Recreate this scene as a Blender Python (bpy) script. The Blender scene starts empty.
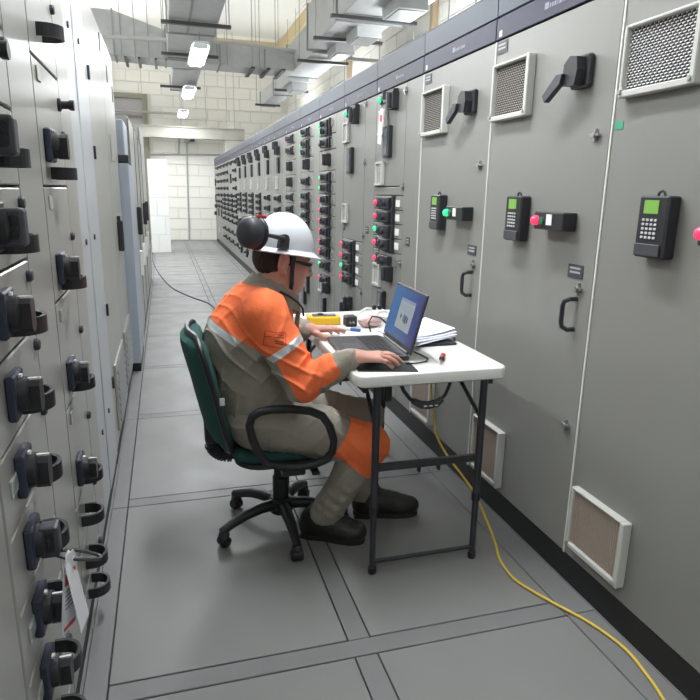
import bpy, bmesh, math, random
import numpy as np
from mathutils import Vector, Matrix, Euler

SC = bpy.context.scene
COL = SC.collection

# ------------------------------------------------------------------ camera, world, light, exposure
CAM_H = 1.42
cam_d = bpy.data.cameras.new('camera'); cam = bpy.data.objects.new('camera', cam_d); COL.objects.link(cam)
cam_d.sensor_width = 36.0; cam_d.sensor_fit = 'HORIZONTAL'; cam_d.lens = 621.3 / 700 * 36
cam_d.clip_start = 0.02; cam_d.clip_end = 100
RX = Vector((0.95991644, -0.27972049, 0.01780094))      # image right, in world axes
DN = Vector((-0.05220534, -0.24082887, -0.96916255))    # image down
FW = Vector((0.27538161, 0.92938577, -0.2457785))       # view direction
m = Matrix.Identity(4)
for r in range(3):
    m[r][0] = RX[r]; m[r][1] = -DN[r]; m[r][2] = -FW[r]
m[0][3], m[1][3], m[2][3] = 0, 0, CAM_H
cam.matrix_world = m
SC.camera = cam

SC.view_settings.view_transform = 'Standard'
SC.view_settings.look = 'None'
SC.view_settings.gamma = 1.0
SC.view_settings.use_curve_mapping = False
SC.view_settings.exposure = 0.05

world = bpy.data.worlds.new('room_world'); SC.world = world; world.use_nodes = True
bg = world.node_tree.nodes['Background']
bg.inputs[0].default_value = (0.93, 0.96, 1.0, 1); bg.inputs[1].default_value = 0.30

# watts of each fluorescent fitting's own light: the aisle row, and unseen fill rows added behind the cabinets to brighten the ceiling
AISLE = {-1.15: 4, 2.45: 62, 6.05: 72, 9.65: 66, 13.25: 62, 16.85: 60}
FILL_ROWS = {(-1.25, 3.3): 60, (3.1, 2.66): 27}

# ------------------------------------------------------------------ materials
MATS = {}
def mat(name, col, rough=0.5, metal=0.0, emit=None, estr=0.0, var=0.0, vscale=6.0, bump=0.0, bscale=60.0,
        alpha=1.0, spec=0.5, trans=0.0):
    if name in MATS: return MATS[name]
    M = bpy.data.materials.new(name); M.use_nodes = True
    nt = M.node_tree; b = nt.nodes['Principled BSDF']
    b.inputs['Base Color'].default_value = (*col, 1)
    b.inputs['Roughness'].default_value = rough
    b.inputs['Metallic'].default_value = metal
    b.inputs['Specular IOR Level'].default_value = spec
    if trans: b.inputs['Transmission Weight'].default_value = trans
    if emit: 
        b.inputs['Emission Color'].default_value = (*emit, 1); b.inputs['Emission Strength'].default_value = estr
    if alpha < 1: b.inputs['Alpha'].default_value = alpha
    if var or bump:
        tc = nt.nodes.new('ShaderNodeTexCoord')
    if var:
        n = nt.nodes.new('ShaderNodeTexNoise'); n.inputs['Scale'].default_value = vscale; n.inputs['Detail'].default_value = 6
        nt.links.new(tc.outputs['Object'], n.inputs['Vector'])
        mx = nt.nodes.new('ShaderNodeMix'); mx.data_type = 'RGBA'
        mx.inputs[6].default_value = (*[c * (1 - var) for c in col], 1)
        mx.inputs[7].default_value = (*[min(1, c * (1 + var)) for c in col], 1)
        nt.links.new(n.outputs['Fac'], mx.inputs[0]); nt.links.new(mx.outputs[2], b.inputs['Base Color'])
    if bump:
        n2 = nt.nodes.new('ShaderNodeTexNoise'); n2.inputs['Scale'].default_value = bscale; n2.inputs['Detail'].default_value = 4
        nt.links.new(tc.outputs['Object'], n2.inputs['Vector'])
        bp = nt.nodes.new('ShaderNodeBump'); bp.inputs['Strength'].default_value = bump; bp.inputs['Distance'].default_value = 0.01
        nt.links.new(n2.outputs['Fac'], bp.inputs['Height']); nt.links.new(bp.outputs[0], b.inputs['Normal'])
    MATS[name] = M
    return M

CAB = mat('cabinet_grey_paint', (0.200, 0.199, 0.184), 0.42, var=0.035, vscale=3, bump=0.05, bscale=350)
CABL = mat('drawer_grey_paint', (0.30, 0.297, 0.275), 0.30, var=0.03, vscale=3)
CABB = mat('cabinet_gap_dark', (0.10, 0.10, 0.095), 0.6)
EDGE = mat('door_edge_light', (0.62, 0.61, 0.57), 0.4)
STEELB = mat('blue_grey_paint', (0.36, 0.40, 0.46), 0.33, var=0.03)
STRIP = mat('trim_grey_paint', (0.44, 0.46, 0.48), 0.35, var=0.03)
HEAD = mat('header_blue_grey', (0.058, 0.066, 0.084), 0.5, var=0.04)
NAVY = mat('header_navy_strip', (0.020, 0.020, 0.042), 0.5, var=0.1)
BLACK = mat('black_plastic', (0.018, 0.018, 0.022), 0.42, bump=0.04, bscale=200)
BLACK2 = mat('charcoal_plastic', (0.045, 0.045, 0.055), 0.5)
NAVYP = mat('dark_blue_plastic', (0.03, 0.035, 0.06), 0.45)
PLINTH = mat('plinth_black', (0.012, 0.012, 0.013), 0.55, var=0.2)
WHITEP = mat('white_plastic', (0.75, 0.75, 0.72), 0.45)
PALE = mat('pale_frame_plastic', (0.46, 0.46, 0.43), 0.45)
METAL = mat('zinc_metal', (0.45, 0.45, 0.44), 0.35, 0.9)
DKMETAL = mat('dark_metal', (0.10, 0.10, 0.10), 0.4, 0.7)
GALV = mat('galvanised_sheet', (0.52, 0.53, 0.53), 0.55, 0.2, var=0.14, vscale=9)
SLATB = mat('slat_beige', (0.36, 0.30, 0.25), 0.7)
GALVD = mat('galvanised_flange', (0.33, 0.345, 0.35), 0.45, 0.6, var=0.1)
GREEN_L = mat('green_lamp_lens', (0.02, 0.5, 0.2), 0.25, emit=(0.04, 1.0, 0.32), estr=0.85)
RED_L = mat('red_lamp_lens', (0.6, 0.03, 0.08), 0.25, emit=(1.0, 0.05, 0.13), estr=0.85)
ORANGE_L = mat('orange_sticker', (0.75, 0.22, 0.12), 0.5)
LCD = mat('lcd_green_screen', (0.12, 0.25, 0.05), 0.3, emit=(0.25, 0.55, 0.08), estr=0.35)
PANE = mat('meter_pane', (0.33, 0.34, 0.33), 0.25)
FILTER = mat('filter_dark', (0.05, 0.047, 0.042), 0.9, var=0.3, vscale=80)
FILTERB = mat('filter_beige', (0.33, 0.26, 0.20), 0.9, var=0.3, vscale=80)
LATT = mat('lattice_grey', (0.33, 0.31, 0.28), 0.5)
LATTW = mat('lattice_pale', (0.72, 0.71, 0.72), 0.4)
WALLW = mat('wall_block_paint', (0.78, 0.765, 0.715), 0.75, var=0.03, vscale=1.5, bump=0.12, bscale=90)
JOINT = mat('wall_joint_paint', (0.70, 0.685, 0.63), 0.85)
CREAM = mat('beam_yellow_paint', (0.62, 0.50, 0.29), 0.7, var=0.05)
CEILW = mat('ceiling_white', (0.86, 0.85, 0.80), 0.8, var=0.02)
FLOORM = mat('floor_panel_grey', (0.212, 0.212, 0.209), 0.34, spec=0.17, var=0.05, vscale=5, bump=0.03, bscale=120)
FLOORF = mat('floor_frame_grey', (0.190, 0.192, 0.192), 0.38, spec=0.17, var=0.06, vscale=6)
SEAM = mat('floor_seam_dark', (0.02, 0.02, 0.02), 0.8)

# floor panels: scuffs and worn, shinier patches that belong to the paint
def scuff(M):
    nt = M.node_tree; b = nt.nodes['Principled BSDF']
    tc = nt.nodes.new('ShaderNodeTexCoord')
    n = nt.nodes.new('ShaderNodeTexNoise'); n.inputs['Scale'].default_value = 3.5; n.inputs['Detail'].default_value = 8
    nt.links.new(tc.outputs['Object'], n.inputs['Vector'])
    mr = nt.nodes.new('ShaderNodeMapRange'); mr.inputs[1].default_value = 0.35; mr.inputs[2].default_value = 0.7
    mr.inputs[3].default_value = 0.36; mr.inputs[4].default_value = 0.55
    nt.links.new(n.outputs['Fac'], mr.inputs[0]); nt.links.new(mr.outputs[0], b.inputs['Roughness'])
    sp = nt.nodes.new('ShaderNodeTexNoise'); sp.inputs['Scale'].default_value = 60; sp.inputs['Detail'].default_value = 3
    nt.links.new(tc.outputs['Object'], sp.inputs['Vector'])
    ra = nt.nodes.new('ShaderNodeMapRange'); ra.inputs[1].default_value = 0.73; ra.inputs[2].default_value = 0.78
    nt.links.new(sp.outputs['Fac'], ra.inputs[0])
    old = b.inputs['Base Color'].links[0].from_socket
    mx = nt.nodes.new('ShaderNodeMix'); mx.data_type = 'RGBA'; mx.inputs[7].default_value = (0.12, 0.12, 0.12, 1)
    ml = nt.nodes.new('ShaderNodeMath'); ml.operation = 'MULTIPLY'; ml.inputs[1].default_value = 0.45
    nt.links.new(ra.outputs[0], ml.inputs[0]); nt.links.new(ml.outputs[0], mx.inputs[0])
    nt.links.new(old, mx.inputs[6]); nt.links.new(mx.outputs[2], b.inputs['Base Color'])
scuff(FLOORM); scuff(FLOORF)

# ------------------------------------------------------------------ mesh helpers
class MB:
    """collects simple shapes into one mesh"""
    def __init__(s): s.v = []; s.f = []
    def add(s, vs, fs):
        o = len(s.v); s.v += [tuple(v) for v in vs]; s.f += [tuple(i + o for i in f) for f in fs]; return s
    def box(s, x0, x1, y0, y1, z0, z1, c=0.0):
        if c <= 0:
            v = [(x0,y0,z0),(x1,y0,z0),(x1,y1,z0),(x0,y1,z0),(x0,y0,z1),(x1,y0,z1),(x1,y1,z1),(x0,y1,z1)]
            return s.add(v, [(0,3,2,1),(4,5,6,7),(0,1,5,4),(1,2,6,5),(2,3,7,6),(3,0,4,7)])
        bm = bmesh.new(); bmesh.ops.create_cube(bm, size=1.0)
        for v in bm.verts:
            v.co = Vector(((x0+x1)/2 + v.co.x*(x1-x0), (y0+y1)/2 + v.co.y*(y1-y0), (z0+z1)/2 + v.co.z*(z1-z0)))
        bmesh.ops.bevel(bm, geom=bm.edges[:], offset=c, segments=2 if c > 0.006 else 1, affect='EDGES', profile=0.5)
        return s.bm(bm)
    def bm(s, bm):
        bm.verts.index_update(); s.add([v.co for v in bm.verts], [[v.index for v in f.verts] for f in bm.faces]); bm.free(); return s
    def prism(s, pts, axis, a, b):
        """polygon pts (2-D) extruded along axis 0/1/2 from a to b"""
        n = len(pts)
        def P(p, t):
            q = list(p); q.insert(axis, t); return q
        v = [P(p, a) for p in pts] + [P(p, b) for p in pts]
        f = [tuple(range(n))[::-1], tuple(range(n, 2*n))] + [(i, (i+1) % n, (i+1) % n + n, i + n) for i in range(n)]
        return s.add(v, f)
    def cyl(s, p0, p1, r0, r1=None, n=12):
        r1 = r0 if r1 is None else r1
        return s.tube([p0, p1], [r0, r1], n)
    def tube(s, pts, r, n=8, closed=False, flat=1.0):
        pts = [Vector(p) for p in pts]; k = len(pts)
        rs = [r]*k if not isinstance(r, (list, tuple)) else r
        t = []
        for i in range(k):
            if closed: d = pts[(i+1) % k] - pts[i-1]
            else: d = pts[min(i+1, k-1)] - pts[max(i-1, 0)]
            t.append(d.normalized())
        up = Vector((0,0,1)) if abs(t[0].z) < 0.9 else Vector((1,0,0))
        u = t[0].cross(up).normalized(); vs = []
        for i in range(k):
            u = (u - t[i]*u.dot(t[i])).normalized(); w = t[i].cross(u)
            for j in range(n):
                a = 2*math.pi*j/n
                vs.append(pts[i] + u*(rs[i]*math.cos(a)*flat) + w*(rs[i]*math.sin(a)))
        fs = []
        for i in range(k if closed else k-1):
            i2 = (i+1) % k
            for j in range(n):
                j2 = (j+1) % n
                fs.append((i*n+j, i*n+j2, i2*n+j2, i2*n+j))
        if not closed:
            fs.append(tuple(range(n))[::-1]); fs.append(tuple((k-1)*n + j for j in range(n)))
        return s.add(vs, fs)
    def lathe(s, prof, c, axis='z', n=24):
        """prof: list of (radius, height) from bottom to top, around axis through c"""
        k = len(prof); vs = []
        for (r, h) in prof:
            for j in range(n):
                a = 2*math.pi*j/n; x, y = r*math.cos(a), r*math.sin(a)
                p = {'z': (x, y, h), 'y': (x, h, -y), 'x': (h, x, y)}[axis]
                vs.append((c[0]+p[0], c[1]+p[1], c[2]+p[2]))
        fs = [(i*n+j, i*n+(j+1) % n, (i+1)*n+(j+1) % n, (i+1)*n+j) for i in range(k-1) for j in range(n)]
        fs.append(tuple(range(n))[::-1]); fs.append(tuple((k-1)*n+j for j in range(n)))
        return s.add(vs, fs)
    def xf(s, M):
        s.v = [tuple(M @ Vector(v)) for v in s.v]; return s
    def mesh(s, name, m, smooth=False, shift=(0,0,0)):
        me = bpy.data.meshes.new(name)
        sx, sy, sz = shift
        me.from_pydata([(x-sx, y-sy, z-sz) for x, y, z in s.v], [], s.f)
        me.update()
        if m: me.materials.append(m)
        if smooth:
            me.polygons.foreach_set('use_smooth', [True]*len(me.polygons))
            try: me.set_sharp_from_angle(angle=math.radians(38))
            except Exception: pass
        return me

WPOS = {}
def link(name, data, parent=None, loc=(0,0,0)):
    """loc is in world axes; parents carry no rotation unless they are devices"""
    o = bpy.data.objects.new(name, data); COL.objects.link(o)
    if parent is not None:
        o.parent = parent
        pw = WPOS.get(parent.name, Vector((0,0,0)))
        o.location = Vector(loc) - pw
    else: o.location = loc
    WPOS[o.name] = Vector(loc)
    return o
def part(name, mb, m, parent, smooth=False):
    """mesh written in world coordinates, its origin at the parent's"""
    pw = WPOS.get(parent.name, Vector((0,0,0))) if parent is not None else Vector((0,0,0))
    o = bpy.data.objects.new(name, mb.mesh(name, m, smooth, pw)); COL.objects.link(o)
    if parent is not None: o.parent = parent
    WPOS[o.name] = pw
    return o
def thing(name, label, cat, loc, group=None):
    o = bpy.data.objects.new(name, None); COL.objects.link(o); o.location = loc; o.empty_display_size = 0.05
    WPOS[o.name] = Vector(loc)
    o['label'] = label; o['category'] = cat
    if group: o['group'] = group
    return o
def solo(name, mb, m, label, cat, group=None, smooth=False, origin=None):
    c = Vector(origin) if origin else Vector(mb.v[0])
    o = bpy.data.objects.new(name, mb.mesh(name, m, smooth, c)); COL.objects.link(o); o.location = c
    WPOS[o.name] = c
    o['label'] = label; o['category'] = cat
    if group: o['group'] = group
    return o
def struct(name, mb, m, smooth=False):
    o = bpy.data.objects.new(name, mb.mesh(name, m, smooth)); COL.objects.link(o); o['kind'] = 'structure'
    WPOS[o.name] = Vector((0,0,0)); return o
def stuff(o): o['kind'] = 'stuff'; return o

# device frames: local a = towards image right along the row, b = up, c = out of the door
ROT_R = Matrix(((0,0,-1),(-1,0,0),(0,1,0))).to_euler()    # right row, doors face -x
ROT_L = Matrix(((0,0,1),(1,0,0),(0,1,0))).to_euler()      # left row, doors face +x
CACHE = {}
def cached(key, fn, m, smooth=False):
    if key not in CACHE:
        CACHE[key] = fn().mesh(key, m, smooth)
    return CACHE[key]
def dev(name, me, parent, loc, rot):
    """a device on a door: parent is a thing (unrotated)"""
    o = bpy.data.objects.new(name, me); COL.objects.link(o); o.parent = parent
    o.location = Vector(loc) - WPOS[parent.name]; o.rotation_euler = rot
    WPOS[o.name] = Vector(loc); return o
def sub(name, me, parent, off=(0,0,0), label=None):
    o = bpy.data.objects.new(name, me); COL.objects.link(o); o.parent = parent; o.location = off
    if label: o['label'] = label
    return o

# ------------------------------------------------------------------ room shell
RWX, FARY, CEILZ, LWX, BACKY = 3.55, 18.85, 5.45, -2.0, -6.5
floor = struct('floor', MB().box(LWX, RWX, BACKY, FARY, -0.06, -0.012), SEAM)
ceiling = struct('ceiling', MB().box(LWX-.2, RWX+.2, BACKY-.2, FARY+.2, CEILZ, CEILZ+0.1), CEILW)
def panel_mesh(key, sx, sy, m):
    return cached(key, lambda: MB().box(-sx/2, sx/2, -sy/2, sy/2, -0.012, 0.0, 0.002), m)
y_lines = [1.66 + 1.18*k for k in range(-3, 15)]
g = 0.0035
cols = [('a', -0.232, 0.505), ('b', 0.578, 1.281)]
edges_x = [(-0.30, -0.232), (0.505, 0.578), (1.281, 1.392)]
for k, y0 in enumerate(y_lines):
    y1 = min(y0 + 1.105, FARY)
    for nm, xa, xb in cols:
        sx, sy = xb-xa-2*g, y1-y0-2*g
        if sy < 0.1: continue
        sub('floor_panel', panel_mesh('panel%s%.2f' % (nm, sy), sx, sy, FLOORM), floor, ((xa+xb)/2, (y0+y1)/2, 0))
    if y0 + 1.18 <= FARY:
        sub('floor_strip', panel_mesh('cross_strip', 0.737 - 2*g + 0.073 + 0.703 + 0.0, 0.0715, FLOORF), floor, ((-0.232+1.281)/2, y1+0.0375, 0))
    for xa, xb in edges_x:
        sy = min(1.18, FARY - y0 + 0.075) - 2*0.0015
        if sy < 0.2: continue
        if xa == 0.505: sy -= 0.075; yc = y0 + sy/2
        else: yc = y0 - 0.075 + 0.5*min(1.18, FARY-y0+.075)
        sub('floor_strip', panel_mesh('edge%.2f_%.2f' % (xa, sy), xb-xa-0.002, sy, FLOORF), floor, ((xa+xb)/2, yc, 0))
sub('floor_slab', MB().box(LWX, -0.30, BACKY, FARY, -0.012, 0).mesh('slab', FLOORF), floor)
sub('floor_slab', MB().box(1.392, RWX, BACKY, FARY, -0.012, 0).mesh('slab', FLOORF), floor)
sub('floor_slab', MB().box(-0.30, 1.392, BACKY, y_lines[0]-0.075, -0.012, 0).mesh('slab', FLOORF), floor)

wall_far = struct('wall_far', MB().box(LWX-.2, RWX+.2, FARY+0.02, FARY+0.2, 0, CEILZ), JOINT)
wall_right = struct('wall_right', MB().box(RWX+0.02, RWX+0.2, BACKY, FARY+0.02, 0, CEILZ), JOINT)
wall_left = struct('wall_left', MB().box(LWX-.2, LWX, BACKY, FARY+.02, 0, CEILZ), WALLW)
wall_back = struct('wall_back', MB().box(LWX-.2, RWX+.2, BACKY-.2, BACKY, 0, CEILZ), WALLW)
# painted concrete blocks, running bond, each one a piece of the wall
rnd = random.Random(3)
BH, BL = 0.30, 0.60
blk_f = [cached('wall_block_far%d' % i, lambda d=d: MB().box(-BL/2+.006, BL/2-.006, -d, 0.02, -BH/2+.006, BH/2-.006, 0.004), WALLW) for i, d in enumerate((0.0, 0.004, 0.008))]
blk_fh = cached('wall_block_far_half', lambda: MB().box(-BL/4+.006, BL/4-.006, -0.003, 0.02, -BH/2+.006, BH/2-.006, 0.004), WALLW)
nz = int(CEILZ / BH) + 1
DOOR = (-1.75, -0.30, 3.90)     # opening of the tall portal in the far wall: x0, x1, top
for kz in range(nz):
    zc = BH*(kz+.5)
    x = -2.0 - (BL/2 if kz % 2 else 0) + BL/2
    while x < RWX:
        inside = (x + BL/2 > DOOR[0] and x - BL/2 < DOOR[1] - 0.02 and zc - BH/2 < DOOR[2]-.02)
        if not inside and zc < CEILZ and x > -2.0:
            sub('wall_block', rnd.choice(blk_f), wall_far, (x, FARY, zc))
        x += BL
BHr, BLr = 0.21, 0.42
blk_r = [cached('wall_block_right%d' % i, lambda d=d: MB().box(-d, 0.02, -BLr/2+.005, BLr/2-.005, -BHr/2+.005, BHr/2-.005, 0.003), WALLW) for i, d in enumerate((0.0, 0.004, 0.007))]
for kz in range(11, 23):
    zc = BHr*(kz+.5)
    y = 6.0 + (BLr/2 if kz % 2 else 0)
    # only the wedge of wall that shows above the cabinet row
    ylo = max(6.0, 5.2*(zc-1.42)/1.05*0.9)
    while y < FARY - BLr/2:
        top = 1.42 + (y)*0.285
        if y > 6.0 and zc < top + 0.3 and zc > 1.42 + y*0.02:
            sub('wall_block', rnd.choice(blk_r), wall_right, (RWX, y, zc))
        y += BLr
struct('trim_1', MB().box(LWX, RWX, FARY-0.35, FARY-0.012, 5.08, CEILZ), CREAM)
struct('trim_2', MB().box(RWX-0.30, RWX-0.012, BACKY, FARY-0.35, 5.08, CEILZ), CREAM)
struct('trim_3', MB().box(LWX, RWX, FARY-0.40, FARY-0.35, CEILZ-0.07, CEILZ), CEILW)
struct('trim_4', MB().box(RWX-0.35, RWX-0.30, BACKY, FARY-0.40, CEILZ-0.07, CEILZ), CEILW)
# brown downpipes on the right wall
PIPEM = mat('brown_pipe', (0.40, 0.31, 0.20), 0.6)
for yy in (8.25, 12.2):
    struct('trim_%d' % (5 if yy < 9 else 6), MB().box(RWX-0.09, RWX-0.01, yy-.045, yy+.045, 0, 5.08, .004), PIPEM)
# tall portal at the far left
OLIVE = mat('olive_frame_paint', (0.24, 0.24, 0.18), 0.6, var=0.05)
door = struct('door_1', MB().box(DOOR[0], DOOR[1]-.02, FARY+0.005, FARY+0.018, 0, DOOR[2]-.02), mat('portal_panel', (0.42, 0.40, 0.41), 0.6, var=.04))
part('door_frame', MB().box(DOOR[1]-0.13, DOOR[1], FARY-0.07, FARY+0.0, 0, DOOR[2], .01), OLIVE, door)
part('door_frame', MB().box(DOOR[0], DOOR[1]-0.13, FARY-0.07, FARY+0.0, DOOR[2]-0.13, DOOR[2], .01), OLIVE, door)
part('door_frame', MB().box(DOOR[0]-0.13, DOOR[0], FARY-0.07, FARY+0.0, 0, DOOR[2], .01), OLIVE, door)
part('door_rail', MB().box(DOOR[0], DOOR[1]-.13, FARY-0.05, FARY+0.0, 3.30, 3.36, .005), OLIVE, door)
# ------------------------------------------------------------------ right row of switchgear cabinets
XR = 1.392            # door plane
TOP, BAND, PL = 2.256, 2.050, 0.108
def dome(r=0.018, d=0.030, n=14):
    return MB().lathe([(r*1.05, 0), (r*1.05, 0.008), (r, 0.010), (r*.97, d*.6), (r*.8, d*.85), (r*.45, d*.98), (0.001, d)], (0,0,0), 'z', n)
def knob_mb(r=0.02, d=0.03):
    k = MB().lathe([(r, 0), (r, d*.5), (r*.92, d*.55)], (0,0,0), 'z', 14)
    k.box(-r*.28, r*.28, -r*1.15, r*1.15, d*.3, d*1.25, .002)
    return k
me_box = lambda: cached('module_box', lambda: MB().box(0.105, 0.295, -0.033, 0.033, 0, 0.034, .003), BLACK)
me_dome_g = lambda: cached('lamp_lens_green', dome, GREEN_L, True)
me_dome_r = lambda: cached('lamp_lens_red', dome, RED_L, True)
me_dome_o = lambda: cached('lamp_lens_off', dome, mat('lamp_lens_unlit', (0.10, 0.02, 0.03), .3), True)
me_collar = lambda: cached('lamp_collar', lambda: MB().lathe([(0.03, 0), (0.03, .012), (.022, .016)], (0,0,0), 'z', 14), BLACK, True)
me_lab = lambda: cached('module_label', lambda: MB().box(0.05, 0.092, -0.012, 0.022, 0, 0.016, .001), WHITEP)
me_knob = lambda: cached('module_knob', knob_mb, BLACK2, True)
me_strip = lambda: cached('module_strip', lambda: MB().box(0.308, 0.335, -0.043, 0.043, 0, 0.02), BLACK)
me_clip = lambda: cached('module_clip', lambda: MB().box(0.37, 0.40, -0.02, 0.018, 0, 0.006).box(0.378, 0.39, -0.028, 0.026, 0, 0.014), METAL)
me_clipw = lambda: cached('module_tag', lambda: MB().box(0.35, 0.415, -0.022, 0.020, 0, 0.005, .001), WHITEP)
def module(cab, y, z, lamp, big=True, clip=True, white=False):
    """indicator lamp, white label, black rotary switch box; y is the lamp's place, the rest runs to the right"""
    o = dev('control_module', me_box(), cab, (XR-0.0, y, z), ROT_R)
    if lamp:
        sub('lamp_lens', {'g': me_dome_g, 'r': me_dome_r, 'o': me_dome_o}[lamp](), o, (0, 0, 0.004),
            {'g': 'lit green lamp lens', 'r': 'lit red lamp lens', 'o': 'unlit lamp lens'}[lamp])
        sub('lamp_collar', me_collar(), o, (0.0, 0, 0))
    sub('label_plate', me_lab(), o, (0, 0, 0), 'white label plate')
    sub('knob', me_knob(), o, (0.20, 0, 0.033))
    if big: sub('side_strip', me_strip(), o)
    if clip: sub('clip', (me_clipw if white else me_clip)(), o)
    return o
def frame_mb():
    f = MB()
    f.box(-.08, -.068, -.075, .075, 0, .014, .002).box(.062, .08, -.075, .075, 0, .022, .002)
    f.box(-.068, .062, .063, .075, 0, .014).box(-.068, .062, -.075, -.060, 0, .022)
    return f
me_frame = lambda: cached('meter_frame', frame_mb, PALE)
me_pane = lambda: cached('meter_pane', lambda: MB().box(-.068, .062, -.063, .063, 0, .003), PANE)
def meter(cab, y, z):
    o = dev('meter_window', me_frame(), cab, (XR, y, z), ROT_R); sub('pane', me_pane(), o, label='grey meter pane'); return o
def hand_mb():
    return MB().box(-.055, .055, -.095, .095, 0, .028, .004)
me_hand = lambda: cached('handset_body', hand_mb, BLACK)
me_handf = lambda: cached('handset_face', lambda: MB().box(-.050, .034, -.09, .09, .028, .030), BLACK2)
me_handb = lambda: cached('handset_window', lambda: MB().box(-.03, .022, -.022, .022, .030, .032), mat('handset_glass', (.16,.18,.19), .2))
def handset(cab, y, z, fine=True):
    o = dev('relay_unit', me_hand(), cab, (XR, y, z), ROT_R)
    if fine:
        sub('face_plate', me_handf(), o)
        for b in (.055, 0, -.055): sub('face_window', me_handb(), o, (0, b, 0), 'grey glassy window')
    return o
me_sbox = lambda: cached('small_switch_box', lambda: MB().box(-.05, .05, -.05, .05, 0, .045, .004), BLACK)
me_sknob = lambda: cached('small_switch_knob', lambda: MB().box(-.012, .012, -.045, .045, .045, .066, .003), BLACK2)
def small_switch(cab, y, z):
    o = dev('rotary_switch', me_sbox(), cab, (XR, y, z), ROT_R); sub('knob', me_sknob(), o); return o
me_plate = lambda: cached('name_plate', lambda: MB().box(-.03, .03, -.026, .026, 0, .003), BLACK2)
me_pline = lambda: cached('plate_line', lambda: MB().box(-.022, .02, -.004, .004, .003, .0036), mat('engraved_grey', (.35,.35,.35), .6))
def plate(cab, y, z, m='k'):
    o = dev('name_plate', me_plate() if m == 'k' else cached('orange_sticker', lambda: MB().box(-.03, .03, -.035, .035, 0, .002), ORANGE_L), cab, (XR, y, z), ROT_R)
    if m == 'k':
        for b in (.012, -.004): sub('engraving', me_pline(), o, (0, b, 0))
    return o
def latch_mb():
    return MB().box(-.004, .004, -.020, .020, 0, .012).box(-.022, .022, -.004, .004, .004, .014).cyl((0,0,0), (0,0,.018), .008, n=10)
me_latch = lambda: cached('quarter_turn_latch', latch_mb, METAL)
def latch(cab, y, z): return dev('door_latch', me_latch(), cab, (XR, y, z), ROT_R)

# framed ventilation grilles
def grille_frame(w, h, d=.03):
    f = MB(); t = .020
    f.box(-w/2, -w/2+t*.6, -h/2, h/2, 0, d, .003).box(w/2-t, w/2, -h/2, h/2, 0, d*1.15, .003)
    f.box(-w/2+t*.6, w/2-t, h/2-t*.5, h/2, 0, d, .003).box(-w/2+t*.6, w/2-t, -h/2, -h/2+t, 0, d*1.1, .003)
    return f
def lattice_mb(w, h, nx, ny, d):
    f = MB(); px, py = w/nx, h/ny
    for j in range(ny):
        for i in range(nx):
            x = -w/2 + px*(i + .5 + (.25 if j % 2 else -.25)); y = -h/2 + py*(j+.5)
            a, b = px*.40, py*.34
            f.add([(x-a, y-b, d), (x+a*.7, y-b*.6, d+.006), (x+a, y+b, d), (x-a*.7, y+b*.6, d+.004)], [(0,1,2,3)])
    return f
def slats_mb(w, h, n, d):
    f = MB()
    for i in range(n):
        x = -w/2 + w*(i+.5)/n
        f.box(x-w/n*.22, x+w/n*.22, -h/2, h/2, d-.004, d+.006)
    return f
def grille(cab, yc, zc, w, h, kind, label):
    o = dev('vent_grille', cached('gf%.3f_%.3f' % (w, h), lambda: grille_frame(w, h), PALE), cab, (XR, yc, zc), ROT_R)
    iw, ih = w-.030, h-.028
    sub('filter_mat', cached('fm%s%.3f_%.3f' % (kind, w, h), lambda: MB().box(-iw/2-.004, iw/2-.004, -ih/2+.006, ih/2+.006, 0, .010), FILTERB if kind == 'slat' else FILTER), o, label='dark filter mat' if kind != 'slat' else 'beige dusty filter mat')
    if kind == 'slat':
        stuff(sub('louvre_slats', cached('ls%.3f' % w, lambda: slats_mb(iw, ih, 26, .016), SLATB), o, (-.004, .006, 0)))
    else:
        stuff(sub('lattice', cached('lt%s%.3f' % (kind, w), lambda: lattice_mb(iw, ih, 16, 22, .012), LATTW if kind == 'pale' else LATT), o, (-.004, .004, 0)))
    for sx in (-1, 1):
        sub('corner_screw', cached('grille_screw', lambda: MB().cyl((0,0,.028), (0,0,.040), .007, n=8), METAL), o, (sx*(w/2-.014), -h/2+.016, 0))
    return o
def keypad(cab, yc, zc):
    o = dev('keypad_display', cached('keypad_body', lambda: MB().box(-.058, .058, -.088, .088, 0, .045, .005), BLACK), cab, (XR, yc, zc), ROT_R)
    sub('screen', cached('keypad_screen', lambda: MB().box(-.034, .022, .038, .076, .045, .0465), LCD), o, label='green lit screen')
    k = cached('keypad_key', lambda: MB().box(-.005, .005, -.0035, .0035, .045, .048, .001), mat('key_grey', (.5,.5,.5), .5))
    for j in range(5):
        for i in range(4):
            sub('key', k, o, (-.030 + i*.016, .020 - j*.0125, 0), 'small grey key' if i == j == 0 else None)
    sub('lower_cover', cached('keypad_cover', lambda: MB().box(-.052, .048, -.083, -.048, .045, .051, .002), BLACK2), o)
    sub('hanger_loop', cached('keypad_loop', lambda: MB().tube([(-.014,.088,.02), (-.010,.098,.02), (0,.102,.02), (.010,.098,.02), (.014,.088,.02)], .004, 6), BLACK), o)
    return o
def pilot_box(cab, y, z, lamp):
    """horizontal black box with a lamp on its left end and a small label"""
    o = dev('pilot_box', cached('pilot_body', lambda: MB().box(0, .18, -.032, .032, 0, .06, .004), BLACK), cab, (XR, y, z), ROT_R)
    sub('lamp_lens', {'g': me_dome_g, 'r': me_dome_r}[lamp](), o, (.018, 0, .052), {'g': 'lit green lamp lens', 'r': 'lit red lamp lens'}[lamp])
    sub('push_button', cached('green_push_button', lambda: MB().cyl((0,0,.058), (0,0,.07), .014, n=12), mat('dark_green_button', (.02,.12,.06), .4), True), o, (.058, 0, 0), 'dark green push button')
    sub('label_plate', cached('pilot_label', lambda: MB().box(.082, .115, -.014, .024, .058, .062), WHITEP), o, label='white label plate')
    return o
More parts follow.
